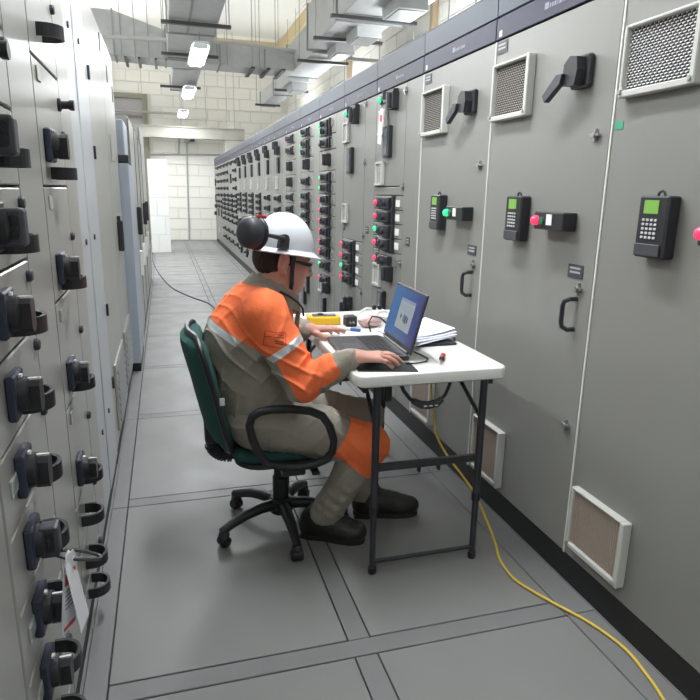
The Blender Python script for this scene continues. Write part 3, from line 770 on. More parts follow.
taper(d, -1.95, -.62, 3.40, 4.06, 3.42, 4.04); taper(d, -.60, .14, 3.42, 4.04, 3.39, 3.82); taper(d, .16, .98, 3.39, 3.82, 3.38, 3.70); taper(d, 1.0, 1.7, 3.38, 3.69, 3.37, 3.68); taper(d, 1.72, 2.2, 3.37, 3.68, 3.36, 3.67)
for x, za, zb in ((-.61, 3.42, 4.04), (.15, 3.39, 3.82), (.99, 3.38, 3.70), (1.71, 3.37, 3.68)): part('flange', MB().box(x-.012, x+.012, 10.98, 11.62, za-.02, zb+.02), GALVD, d)
for x in (-.45, -.25, .0): part('support_bar', MB().box(x-.02, x+.02, 10.9, 11.7, 3.36, 3.39), DKMETAL, d)
for x in (-.5, -.3, -.1, 1.1, 1.5, 1.62): rod(d, x, 10.95, 3.36)
for x in (1.5, 1.75, 2.0): part('support_bar', MB().box(x-.03, x+.03, 10.85, 11.7, 3.33, 3.36), DKMETAL, d)
d = thing('air_duct', 'large stepped galvanised duct at right above the right cabinet row', 'duct', (2.5, 8, 3.4))
for ya, yb, x0, x1, z0, z1 in ((-1, 2.5, 2.1, 2.9, 3.42, 4.15), (2.5, 5.4, 2.1, 2.9, 3.42, 4.15), (5.4, 7.9, 2.1, 2.9, 3.42, 4.15), (7.9, 9.6, 2.12, 2.8, 3.42, 4.0), (9.6, 11.6, 2.2, 2.72, 3.38, 3.86), (11.6, 13.3, 2.24, 2.6, 3.30, 3.6), (13.3, 15.1, 2.24, 2.56, 3.30, 3.58)):
    seg(d, x0, x1, ya+.006, yb-.006, z0, z1); flange(d, x0, x1, yb-.03, yb, z0, z1)
for y, z, x0, x1 in ((6.1, 3.4, 1.95, 3.05), (7.6, 3.4, 1.95, 3.0), (8.7, 3.4, 2.0, 2.95), (10.0, 3.36, 2.05, 2.85), (12.4, 3.28, 2.1, 2.75), (14.6, 3.28, 2.05, 2.6)):
    bar(d, x0, x1, y, z, .03); rod(d, x0+.03, y, z-.05); rod(d, x1-.03, y, z-.6 if y < 10 else z-.05)
for y, x0, x1 in ((7.0, 2.45, 2.8), (8.3, 2.4, 2.72), (9.3, 2.4, 2.66), (11.95, 2.3, 2.58)):
    gz = 3.42 if y < 9.6 else 3.30
    o = part('outlet_box', MB().box(x0, x1, y-.25, y+.25, gz-.12, gz, .006), GALV, d); part('outlet_grille', MB().box(x0+.03, x1-.03, y-.22, y+.22, gz-.13, gz-.12), GALVD, o)
c = solo('conduit_pipe', MB().tube([(-1.9, 10.4, 3.50), (.3, 10.4, 3.56), (1.17, 10.4, 3.60), (2.1, 10.4, 3.545)], .028, 10), GALV, 'long thin conduit crossing in front of the cross duct', 'pipe', smooth=True)
c = solo('conduit_pipe', MB().tube([(2.95, 10.4, 3.50), (3.5, 10.4, 3.50)], .028, 10), GALV, 'short grey conduit stub from right wall to the stepped duct', 'pipe', smooth=True)
t = thing('cable_tray', 'beige beam tray with short post spanning the far end', 'beam', (.8, 18.0, 2.75))
TRAYM = mat('tray_beige_paint', (.36, .35, .31), .6, var=.05)
part('beam', MB().box(-.62, 2.2, 17.9, 18.15, 2.76, 3.0, .01), TRAYM, t)
part('top_lip', MB().box(-.62, 2.2, 17.86, 18.19, 3.0, 3.03), TRAYM, t); part('lower_lip', MB().box(-.62, 2.2, 17.88, 18.17, 2.735, 2.76), TRAYM, t)
part('post', MB().box(1.68, 2.1, 17.9, 18.15, TOP, 2.735, .01), TRAYM, t)
for x in (-.4, .55, 1.2, 1.75, 1.95): rod(t, x, 18.02, 3.03)
t = thing('wall_conduit', 'grey conduit lines and junction box fixed to the far wall', 'pipe', (.6, FARY-.03, 2.4))
CONM = mat('conduit_grey', (.36, .37, .36), .5)
part('pipe', MB().cyl((-.30, FARY-.035, 2.34), (2.2, FARY-.035, 2.40), .022, n=8), CONM, t)
part('pipe', MB().cyl((.655, FARY-.035, 0), (.70, FARY-.035, 2.70), .022, n=8), CONM, t)
part('pipe', MB().cyl((.47, FARY-.035, 2.36), (.50, FARY-.035, 2.95), .022, n=8), CONM, t)
part('junction_box', MB().box(.64, .78, FARY-.10, FARY-.012, 2.68, 2.82, .01), CONM, t); part('junction_box', MB().box(.80, .92, FARY-.12, FARY-.012, 2.72, 2.86, .01), BLACK2, t)
c = solo('light_pipe', MB().tube([(-1.9, 18.0, 3.36), (.545, 18.0, 3.35)], .03, 8), CONM, 'straight grey pipe from the portal to the farthest tube light', 'pipe', smooth=True)

# ------------------------------------------------------------------ folding table
TABT = mat('table_white_plastic', (.70, .695, .67), .42, var=.05, vscale=12, bump=.05, bscale=160)
LEGM = mat('table_leg_grey', (.045, .048, .055), .38, .4)
TX0, TX1, TY0, TY1, TZ = .61, 1.205, 1.965, 3.17, .80
t = thing('folding_table', 'white plastic folding table with dark legs under the laptop', 'table', (.91, 2.57, 0))
def rrect(x0, x1, y0, y1, r, n=6):
    pts = []
    for cx, cy, a0 in ((x1-r, y1-r, 0), (x0+r, y1-r, 90), (x0+r, y0+r, 180), (x1-r, y0+r, 270)):
        for i in range(n+1):
            a = math.radians(a0 + 90*i/n); pts.append((cx + r*math.cos(a), cy + r*math.sin(a)))
    return pts
tt = MB(); lay = []
for ins, z in ((.012, TZ-.045), (.0, TZ-.038), (0, TZ-.008), (.003, TZ-.002), (.010, TZ)):
    lay.append([(x, y, z) for x, y in rrect(TX0+ins, TX1-ins, TY0+ins, TY1-ins, .045-ins*.5)])
n = len(lay[0]); tt.add([p for l in lay for p in l], [(i*n+j, i*n+(j+1) % n, (i+1)*n+(j+1) % n, (i+1)*n+j) for i in range(4) for j in range(n)] + [tuple(range(4*n, 5*n)), tuple(range(n))[::-1]])
part('tabletop', tt, TABT, t, True)
for yy, sgn in ((1.995, 1), (3.11, -1)):
    for xx in (.695, 1.118):
        l = part('leg', MB().cyl((xx, yy, .26), (xx, yy, TZ-.045), .0145, n=12).cyl((xx, yy, .012), (xx, yy, .27), .0125, n=12), LEGM, t, True)
        part('foot_cap', MB().lathe([(.014, 0), (.016, .004), (.016, .028), (.013, .03)], (xx, yy, 0), 'z', 12), BLACK, l, True)
        part('collar', MB().cyl((xx, yy, .255), (xx, yy, .285), .017, n=12), BLACK, l, True)
    part('crossbar', MB().box(.695, 1.118, yy-.008, yy+.008, .425, .452), LEGM, t)
    part('lower_bar', MB().cyl((.695, yy, .05), (1.118, yy, .05), .009, n=10), LEGM, t, True)
    for xx in (.87, .95): part('bar_clip', MB().box(xx-.004, xx+.004, yy-.01, yy+.01, .405, .427), BLACK, t)
    for xx in (.695, 1.118):
        part('leg_brace', MB().tube([(xx, yy+sgn*.015, .60), (xx-.02*(1 if xx > 1 else -1), yy+sgn*.25, TZ-.05)], .008, 8), LEGM, t)
part('side_rail', MB().box(TX0+.04, TX0+.06, TY0+.05, TY1-.05, TZ-.075, TZ-.04), LEGM, t)
part('side_rail', MB().box(TX1-.06, TX1-.04, TY0+.05, TY1-.05, TZ-.075, TZ-.04), LEGM, t)

# laptop
LAPM = mat('laptop_dark_shell', (.035, .035, .038), .38); LAPK = mat('laptop_keys', (.012, .012, .014), .5)
t = thing('laptop', 'open dark laptop with blue screen on the folding table', 'laptop', (.76, 2.33, TZ))
H1, H0 = Vector((.885, 2.495, 0)), Vector((.868, 2.128, 0))
u = (H0-H1).normalized(); nrm = Vector((u.y, -u.x, 0))          # towards the man
W = (H0-H1).length
ML = Matrix(((u.x, nrm.x, 0, H1.x), (u.y, nrm.y, 0, H1.y), (0, 0, 1, TZ), (0, 0, 0, 1)))   # local: s along hinge from far end, d towards man, z up
part('base', MB().box(0, W, 0, .245, .003, .022, .004).xf(ML), LAPM, t)
part('hinge', MB().cyl((.03, 0, .022), (W-.03, 0, .022), .007, n=10).xf(ML), LAPM, t)
kb = part('keyboard_tray', MB().box(.02, W-.02, .02, .125, .022, .0228).xf(ML), LAPK, t)
kc = bpy.data.meshes
for r_ in range(5):
    for q in range(14):
        part('key', MB().box(.026+q*.0227, .026+q*.0227+.0185, .026+r_*.0195, .026+r_*.0195+.0155, .0228, .0246).xf(ML), LAPK, kb)
part('touchpad', MB().box(W/2-.055, W/2+.045, .145, .215, .0215, .0226).xf(ML), mat('touchpad_dark', (.05,.05,.053), .3), t)
th = -math.radians(15)
MS = ML @ Matrix.Translation((0, 0, .022)) @ Matrix.Rotation(-th, 4, 'X') @ Matrix.Identity(4)
# screen frame coordinates: s along hinge, d = thickness (towards man +), z up the lid
lid = part('lid', MB().box(0, W, -.008, 0, 0, .238, .003).xf(MS), LAPM, t)
SCR = bpy.data.materials.new('screen_glow'); SCR.use_nodes = True
nt = SCR.node_tree; b = nt.nodes['Principled BSDF']; b.inputs['Base Color'].default_value = (.01,.01,.02,1); b.inputs['Roughness'].default_value = .25
tc = nt.nodes.new('ShaderNodeTexCoord'); mp = nt.nodes.new('ShaderNodeSeparateXYZ'); nt.links.new(tc.outputs['Generated'], mp.inputs[0])
nz_ = nt.nodes.new('ShaderNodeTexNoise'); nz_.inputs['Scale'].default_value = 2.2; nt.links.new(tc.outputs['Generated'], nz_.inputs['Vector'])
ad = nt.nodes.new('ShaderNodeMath'); ad.operation = 'MULTIPLY_ADD'; ad.inputs[1].default_value = .5; nt.links.new(nz_.outputs['Fac'], ad.inputs[0]); nt.links.new(mp.outputs[1], ad.inputs[2])
cr = nt.nodes.new('ShaderNodeValToRGB'); cr.color_ramp.elements[0].position = .2; cr.color_ramp.elements[0].color = (.035,.045,.24,1)
cr.color_ramp.elements[1].position = 1.2 if False else 1.0; cr.color_ramp.elements[1].color = (.045,.20,.50,1)
nt.links.new(ad.outputs[0], cr.inputs[0]); nt.links.new(cr.outputs[0], b.inputs['Emission Color']); b.inputs['Emission Strength'].default_value = .52
scr = part('screen', MB().box(.010, W-.010, 0, .0012, .022, .228).xf(MS), SCR, t); scr['label'] = 'blue glowing screen'
GW = mat('screen_window_grey', (.05,.05,.05), .4, emit=(.42,.50,.56), estr=.52); GD = mat('screen_marks', (.02,.02,.03), .4, emit=(.05,.08,.18), estr=.5); GL = mat('screen_bar', (.03,.03,.05), .4, emit=(.28,.36,.48), estr=.55)
part('window', MB().box(.115, .285, .0012, .0016, .065, .190).xf(MS), GW, scr)
part('window_bar', MB().box(.115, .285, .0016, .0019, .178, .190).xf(MS), GL, scr)
for a, b_, c_, d_ in ((.15, .165, .108, .125), (.19, .20, .10, .13), (.205, .225, .095, .128), (.23, .245, .10, .125)): part('window_mark', MB().box(a, b_, .0016, .0019, c_, d_).xf(MS), GD, scr)
for q in range(3): part('window_line', MB().box(.13, .27, .0016, .0018, .142+.01*q, .144+.01*q).xf(MS), GL, scr)
part('logo', MB().lathe([(.006, 0), (.006, .0008)], (W/2, 0, .011), 'y', 14).xf(MS), mat('logo_grey', (.15,.15,.16), .3, .5), lid)
part('web_camera', MB().lathe([(.003, 0), (.003, .0008)], (W/2, 0, .233), 'y', 10).xf(MS), BLACK, lid)

solo('mouse_pad', MB().prism([(.635, 2.035), (.845, 1.985), (.858, 2.105), (.655, 2.14)], 2, TZ, TZ+.004), mat('mouse_pad_black', (.014,.014,.015), .7), 'black mat under the right hand at table corner', 'mat')
# yellow meter
YEL = mat('meter_yellow', (.78, .50, .02), .4)
t = thing('cable_tester', 'yellow handheld meter lying at the far end of the table', 'meter', (.71, 2.86, TZ))
MM = Matrix.Translation((.712, 2.865, TZ)) @ Matrix.Rotation(math.radians(-8), 4, 'Z')
part('case', MB().box(-.08, .08, -.038, .038, 0, .042, .009).xf(MM), YEL, t)
part('face', MB().box(-.055, .06, -.026, .03, .040, .046, .003).xf(MM), BLACK, t)
part('dial', MB().lathe([(.014, .046), (.014, .052), (.01, .054)], (-.015, 0, 0), 'z', 14).xf(MM), BLACK2, t)
part('display', MB().box(.012, .05, -.016, .02, .046, .0475).xf(MM), PANE, t)
part('holster_lip', MB().box(-.083, -.06, -.04, .04, .0, .046, .006).xf(MM), YEL, t)
solo('white_adapter', MB().tube([(.545+.075, 2.87, TZ+.018), (.60+.01, 2.875, TZ+.018), (.625, 2.873, TZ+.02), (.636, 2.873, TZ+.02)], [.012, .016, .017, .013], 12), WHITEP, 'white rounded plug lying left of the yellow meter', 'plug', smooth=True)
# clutter behind the laptop
t = thing('power_adapter', 'small black connector block on the table behind the hand', 'adapter', (.83, 2.80, TZ))
part('block', MB().box(.80, .855, 2.77, 2.83, TZ, TZ+.05, .005), BLACK, t); part('socket', MB().box(.81, .845, 2.765, 2.77, TZ+.012, TZ+.036), BLACK2, t)
for q in (.817, .832): part('pin', MB().cyl((q, 2.765, TZ+.024), (q, 2.752, TZ+.024), .004, n=8), METAL, t)
bm = bmesh.new(); bmesh.ops.create_icosphere(bm, subdivisions=3, radius=1)
rr = random.Random(5); 
for v in bm.verts:
    q = 1 + .16*math.sin(7*v.co.x+2)*math.cos(6*v.co.y) + .06*math.sin(15*v.co.z+9*v.co.x)
    v.co = Vector((.915 + v.co.x*.055*q, 2.76 + v.co.y*.04*q, TZ+.027 + max(v.co.z, -.95)*.028*q))
solo('cloth_bag', MB().bm(bm), mat('pink_bag_plastic', (.62, .43, .42), .35), 'crumpled pinkish bag on the table behind the laptop', 'bag', smooth=True, origin=(.915, 2.76, TZ))
solo('audio_cable', MB().tube([(.865, 2.60, TZ+.012), (.862, 2.62, TZ+.05), (.885, 2.64, TZ+.075), (.92, 2.63, TZ+.07), (.95, 2.61, TZ+.04), (.955, 2.60, TZ+.008)], .004, 8), BLACK, 'black cable arching over beside the pink bag', 'cable', smooth=True)
t = thing('blue_connector', 'white cable with blue plug lying before left hand fingertips', 'plug', (.83, 2.70, TZ))
part('plug', MB().cyl((.835, 2.66, TZ+.008), (.80, 2.69, TZ+.008), .008, n=10), mat('plug_blue', (.05,.15,.45), .4), t, True)
part('cable', MB().tube([(.80, 2.69, TZ+.008), (.775, 2.715, TZ+.008), (.745, 2.755, TZ+.007)], .0075, 8), WHITEP, t, True)
for k, (pts, lb) in enumerate((([(.86, 2.88, TZ+.01), (.90, 2.90, TZ+.04), (.95, 2.93, TZ+.055), (1.02, 2.93, TZ+.05), (1.10, 2.88, TZ+.02)], 'white wire looping at the back of the table clutter'),
                  ([(.95, 2.84, TZ+.01), (.99, 2.86, TZ+.05), (1.03, 2.83, TZ+.06), (1.04, 2.78, TZ+.03), (1.06, 2.74, TZ+.008)], 'white wire loop between pink bag and screen'))):
    solo('white_wire', MB().tube(pts, .007, 8), WHITEP, lb, 'wire', smooth=True)
t = thing('black_plug', 'tiny black plug pair on the white wires', 'plug', (.99, 2.92, TZ+.05))
for q in (0, .03): part('plug', MB().box(.975+q, .995+q, 2.905, 2.925, TZ+.052, TZ+.075, .004), BLACK, t)
solo('wire_coil', MB().tube([(1.0+.03*math.cos(a)*(1+.1*math.sin(3*a)), 2.80+.03*math.sin(a), TZ+.012+.002*a) for a in [i*.5 for i in range(26)]], .004, 6), PALE, 'pale small wire coil on the table behind the screen', 'wire', smooth=True)
# papers on a dark folder, right of the laptop
solo('folder', MB().box(.965, 1.165, 2.33, 2.60, TZ+.0, TZ+.010, .004), BLACK, 'black folder under the loose papers', 'folder')
SHEET = mat('paper_white', (.80, .82, .90), .6, var=.02)
def sheet(x0, y0, w, h, ang, lift, curl, ph):
    s_ = MB(); nx, ny = 10, 8; vs = []
    for k in (0, 1):
        for j in range(ny+1):
            for i in range(nx+1):
                a, b = i/nx, j/ny
                z = lift + curl*(a**2.2)*(.6+.4*b) + .005*math.sin(3*a+ph)
                p = Matrix.Rotation(ang, 2) @ Vector((a*w, b*h))
                vs.append((x0+p.x, y0+p.y, TZ+z + k*.0012))
    q = nx+1; N = q*(ny+1); fs = []
    for j in range(ny):
        for i in range(nx):
            a = j*q+i; fs += [(a, a+q, a+q+1, a+1), (N+a, N+a+1, N+a+q+1, N+a+q)]
    for i in range(nx): fs += [(i, i+1, N+i+1, N+i), (ny*q+i+1, ny*q+i, N+ny*q+i, N+ny*q+i+1)]
    for j in range(ny): fs += [(j*q+q, j*q, N+j*q, N+j*q+q), (j*q+nx, j*q+q+nx, N+j*q+q+nx, N+j*q+nx)]
    return s_.add(vs, fs)
for k, (a, lb) in enumerate((((.94, 2.285, .275, .20, .42, .0115, .016, 0), 'lowest loose white paper sheet on the black folder'),
              ((.93, 2.30, .285, .21, .36, .0185, .022, 1), 'second lowest white paper sheet, curling right of the laptop'),
              ((.93, 2.33, .285, .21, .30, .0265, .026, 2), 'third white paper sheet of the loose pile by the laptop'),
              ((.92, 2.35, .29, .21, .27, .0345, .028, 3), 'topmost printed paper sheet of the pile right of laptop'))):
    o = solo('paper_sheet', sheet(*a), SHEET, lb, 'paper', 'loose papers beside the laptop', smooth=True)
solo('audio_cable', MB().tube([(1.17, 2.50, TZ+.012), (1.20, 2.47, TZ+.012), (1.197, 2.42, TZ+.006), (1.18, 2.39, TZ+.006)], .004, 8), BLACK, 'short black cable end beside the papers at table edge', 'cable', smooth=True)
solo('usb_cable', MB().tube([(.83, 2.07, TZ+.010), (.87, 2.075, TZ+.006), (.92, 2.09, TZ+.006), (.945, 2.13, TZ+.006), (.94, 2.19, TZ+.006), (.93, 2.24, TZ+.006)], .0035, 8), BLACK, 'thin black cable running from right hand round the laptop', 'cable', smooth=True)
t = thing('screwdriver', 'small red screwdriver lying on the white tabletop', 'screwdriver', (.99, 2.10, TZ))
REDH = mat('screwdriver_red', (.55, .03, .06), .3)
a, b_ = Vector((1.015, 2.145, TZ+.012)), Vector((.965, 2.06, TZ+.010)); dd = (b_-a)
part('handle', MB().tube([a, a+dd*.08, a+dd*.3, a+dd*.5, a+dd*.55], [.007, .0115, .0115, .009, .006], 10), REDH, t, True)
part('grip_band', MB().tube([a+dd*.5, a+dd*.56, a+dd*.62], [.0095, .0105, .0065], 10), BLACK, t, True)
part('shaft', MB().tube([a+dd*.6, b_], .0033, 8), METAL, t, True)
# strap hanging from under the table
t = thing('carry_strap', 'black padded strap hanging in a loop under the table', 'strap', (.90, 2.03, .70))
sp = [(.795, 2.04, .758), (.812, 2.035, .715), (.838, 2.03, .682), (.87, 2.028, .663), (.91, 2.027, .656), (.95, 2.028, .662), (.978, 2.03, .69), (.995, 2.035, .725), (1.005, 2.04, .758)]
part('webbing', MB().tube(sp, .0075, 8, flat=.5), BLACK, t, True)
part('pad', MB().tube([(.848, 2.028, .676), (.88, 2.026, .659), (.91, 2.026, .655), (.945, 2.027, .660), (.965, 2.029, .674)], [.012, .0155, .0155, .0155, .012], 10), BLACK2, t, True)
for q in range(3): part('stitch_mark', MB().box(.885+.022*q, .897+.022*q, 2.008, 2.0115, .656, .660), WHITEP, t)
t = thing('hanging_buckle', 'black buckle dangling under the table beside the strap', 'buckle', (.77, 2.1, .72))
part('buckle', MB().box(.755, .785, 2.08, 2.095, .66, .72, .004), BLACK, t); part('tape', MB().box(.765, .778, 2.084, 2.09, .72, .757), BLACK2, t)
# yellow network cable from table down to the floor and out of the photo
YC = mat('yellow_cable_jacket', (.72, .50, .06), .4)
t = thing('yellow_cable', 'yellow cable dropping from the table and snaking along the floor', 'cable', (1.2, 2.0, 0))
yp = [(1.105, 2.45, .67), (1.108, 2.45, .61), (1.116, 2.45, .52), (1.128, 2.44, .42), (1.10, 2.34, .385), (1.128, 2.28, .315), (1.16, 2.2, .26), (1.20, 2.14, .19), (1.222, 2.08, .11), (1.235, 2.02, .04), (1.222, 1.96, .008), (1.206, 1.88, .008), (1.207, 1.79, .008), (1.26, 1.658, .008), (1.325, 1.52, .008), (1.355, 1.387, .008), (1.343, 1.279, .008), (1.321, 1.185, .008), (1.28, 1.08, .008), (1.2, .9, .008)]
def smooth_path(p, n=4):
    p = [Vector(q) for q in p]; out = []
    for i in range(len(p)-1):
        p0, p1, p2, p3 = p[max(i-1, 0)], p[i], p[i+1], p[min(i+2, len(p)-1)]
        for k in range(n):
            t_ = k/n
            out.append(.5*((2*p1) + (p2-p0)*t_ + (2*p0-5*p1+4*p2-p3)*t_**2 + (3*p1-p0-3*p2+p3)*t_**3))
    return out + [p[-1]]
part('jacket', MB().tube(smooth_path(yp), .0048, 8), YC, t, True)
part('plug', MB().box(1.09, 1.12, 2.435, 2.465, .66, .757, .003), BLACK, t)
solo('floor_cable', MB().tube(smooth_path([(-.24, 16.5, .006), (-.30, 15.0, .006), (-.268, 13.09, .006), (-.125, 11.04, .006), (.051, 9.52, .006), (.276, 8.654, .006), (.517, 7.908, .006), (.56, 6.6, .006), (.6, 5.2, .006)]), .009, 6), BLACK2, 'thin dark cable curving over the far floor of the aisle', 'cable', smooth=True)

# ------------------------------------------------------------------ office chair
GRN = mat('chair_green_fabric', (.018, .085, .075), .85, var=.12, vscale=30, bump=.25, bscale=420)
CX, CY = .42, 2.425
t = thing('office_chair', 'green swivel office chair with black loop armrests under the man', 'chair', (CX, CY, 0))
def pill(x0, x1, y0, y1, z0, z1, r, c):
    m_ = MB(); lay = []
    for ins, z in ((c, z0), (c*.35, z0+c*.4), (0, z0+c), (0, z1-c), (c*.35, z1-c*.4), (c, z1)):
        lay.append([(x, y, z) for x, y in rrect(x0+ins, x1-ins, y0+ins, y1-ins, r)])
    n = len(lay[0]); k = len(lay)
    return m_.add([p for l in lay for p in l], [(i*n+j, i*n+(j+1) % n, (i+1)*n+(j+1) % n, (i+1)*n+j) for i in range(k-1) for j in range(n)] + [tuple(range((k-1)*n, k*n)), tuple(range(n))[::-1]])
part('seat', pill(.205, .645, CY-.215, CY+.215, .388, .448, .10, .022), GRN, t, True)
part('seat_shell', pill(.215, .645, CY-.225, CY+.225, .375, .400, .10, .010), BLACK, t, True)
part('seat_lever', MB().box(.50, .53, CY-.26, CY-.15, .35, .365, .004), BLACK, t)
# backrest: a slightly curved cushion, leaning back
def back_mb(th0, th1, hw, grow=0.0):
    n, k = 12, 12; vs = []
    prof = [(.170, .44), (.155, .50), (.140, .56), (.122, .64), (.105, .72), (.088, .79), (.070, .86), (.060, .895)]
    def P(u):
        q = u*(len(prof)-1); i = min(int(q), len(prof)-2); f = q-i
        return prof[i][0]*(1-f)+prof[i+1][0]*f, prof[i][1]*(1-f)+prof[i+1][1]*f
    for side in (0, 1):
        for j in range(k+1):
            v_ = j/k; x, z = P(v_)
            e = abs(2*v_-1); w = hw*(1-.28*max(0, e-.55)**1.5/.30) 
            for i in range(n+1):
                s_ = 2*i/n-1; y = s_*w
                edge = max(abs(s_)**6, e**8)
                off = (th1 if side else th0) * (1-.9*edge)
                vs.append((x + off + .03*s_*s_, CY + y, z))
    q = n+1; N = q*(k+1); fs = []
    for j in range(k):
        for i in range(n):
            a = j*q+i; fs += [(a, a+q, a+q+1, a+1), (N+a, N+a+1, N+a+q+1, N+a+q)]
    for i in range(n): fs += [(i, i+1, N+i+1, N+i), (k*q+i+1, k*q+i, N+k*q+i, N+k*q+i+1)]
    for j in range(k): fs += [(j*q+q, j*q, N+j*q, N+j*q+q), (j*q+n, j*q+q+n, N+j*q+q+n, N+j*q+n)]
    return MB().add(vs, fs), prof
bk, prof = back_mb(-.042, .045, .215)
part('backrest', bk, GRN, t, True)
rim = []
for i in range(21):
    v_ = i/20; q = v_*7; a = min(int(q), 6); f = q-a
    x = prof[a][0]*(1-f)+prof[a+1][0]*f; z = prof[a][1]*(1-f)+prof[a+1][1]*f; e = abs(2*v_-1); w = .217*(1-.28*max(0, e-.55)**1.5/.30)
    rim.append((x, w, z))
path = [(x+.03, CY-w, z) for x, w, z in rim]
xt, wt, zt = rim[-1]; path += [(xt+.03*(s_*s_), CY+wt*s_, zt+.006) for s_ in (-.8, -.4, 0, .4, .8)]
path += [(x+.03, CY+w, z) for x, w, z in rim[::-1]]
xb, wb, zb = rim[0]; path += [(xb+.03*(s_*s_), CY+wb*s_, zb-.006) for s_ in (.8, .4, 0, -.4, -.8)]
part('back_trim', MB().tube(path, .011, 8, closed=True), BLACK, t, True)
part('back_bracket', MB().tube([(.158, CY-.01, .60), (.130, CY-.01, .52), (.135, CY-.01, .44), (.150, CY-.01, .395), (.185, CY-.01, .372), (.25, CY-.01, .368), (.33, CY-.01, .372)], [.018, .024, .027, .027, .027, .024, .02], 10), BLACK, t, True)
bel = [(.139, CY-.01, .42), (.146, CY-.01, .402), (.158, CY-.01, .388), (.172, CY-.01, .378), (.19, CY-.01, .371), (.21, CY-.01, .369)]
for q, p in enumerate(smooth_path(bel, 2)):
    pn = smooth_path(bel, 2); d_ = (pn[min(q+1, len(pn)-1)] - pn[max(q-1, 0)]).normalized()
    part('bellows_ring', MB().tube([p-d_*.003, p+d_*.003], .034, 14), BLACK, t)
loop = [(.257, .590), (.268, .622), (.295, .640), (.34, .645), (.409, .641), (.48, .628), (.53, .604), (.560, .56), (.577, .50), (.573, .45), (.548, .418), (.505, .405), (.44, .400), (.37, .410), (.318, .43), (.285, .485), (.266, .54)]
for s_, nm in ((-1, 'near'), (1, 'far')):
    yy = CY + s_*.272
    ar = part('armrest', MB().tube([Vector((x, yy + s_*.012*math.sin((z-.4)*6), z)) for x, z in loop], .016, 10, closed=True, flat=1.0), BLACK, t, True)
    part('arm_bracket', MB().box(.38, .47, min(yy, yy-s_*.10), max(yy, yy-s_*.10), .362, .392, .005), BLACK, ar)
part('logo_tag', MB().box(.158, .176, CY-.232, CY-.229, .655, .685, .001), WHITEP, t)
part('mechanism', MB().box(CX-.09, CX+.09, CY-.09, CY+.09, .335, .377, .01), BLACK, t)
part('gas_lift', MB().lathe([(.036, .10), (.036, .24), (.030, .245), (.028, .31), (.022, .315), (.022, .34)], (CX, CY, 0), 'z', 20), BLACK, t, True)
part('hub', MB().lathe([(.045, .075), (.052, .085), (.052, .135), (.042, .145)], (CX, CY, 0), 'z', 20), BLACK, t, True)
for k in range(5):
    a = math.radians(201 + 72*k); dx, dy = math.cos(a), math.sin(a); R_ = .272
    P = lambda r_, z: (CX+dx*r_, CY+dy*r_, z)
    lg = part('base_leg', MB().tube([P(.03, .115), P(.10, .118), P(.17, .108), P(.24, .085), P(.285, .068)], [.026, .025, .022, .019, .017], 10), BLACK, t, True)
    wx, wy = CX+dx*R_, CY+dy*R_; px, py = -dy, dx
    hb = part('caster_wheel', MB().tube([(wx-px*.024, wy-py*.024, .025), (wx-px*.018, wy-py*.018, .025), (wx+px*.018, wy+py*.018, .025), (wx+px*.024, wy+py*.024, .025)], [.019, .025, .025, .019], 16), BLACK, lg, True)
    part('caster_hood', MB().lathe([(.02, .047), (.024, .05), (.02, .064), (.012, .072)], (wx, wy, 0), 'z', 12), BLACK2, lg, True)
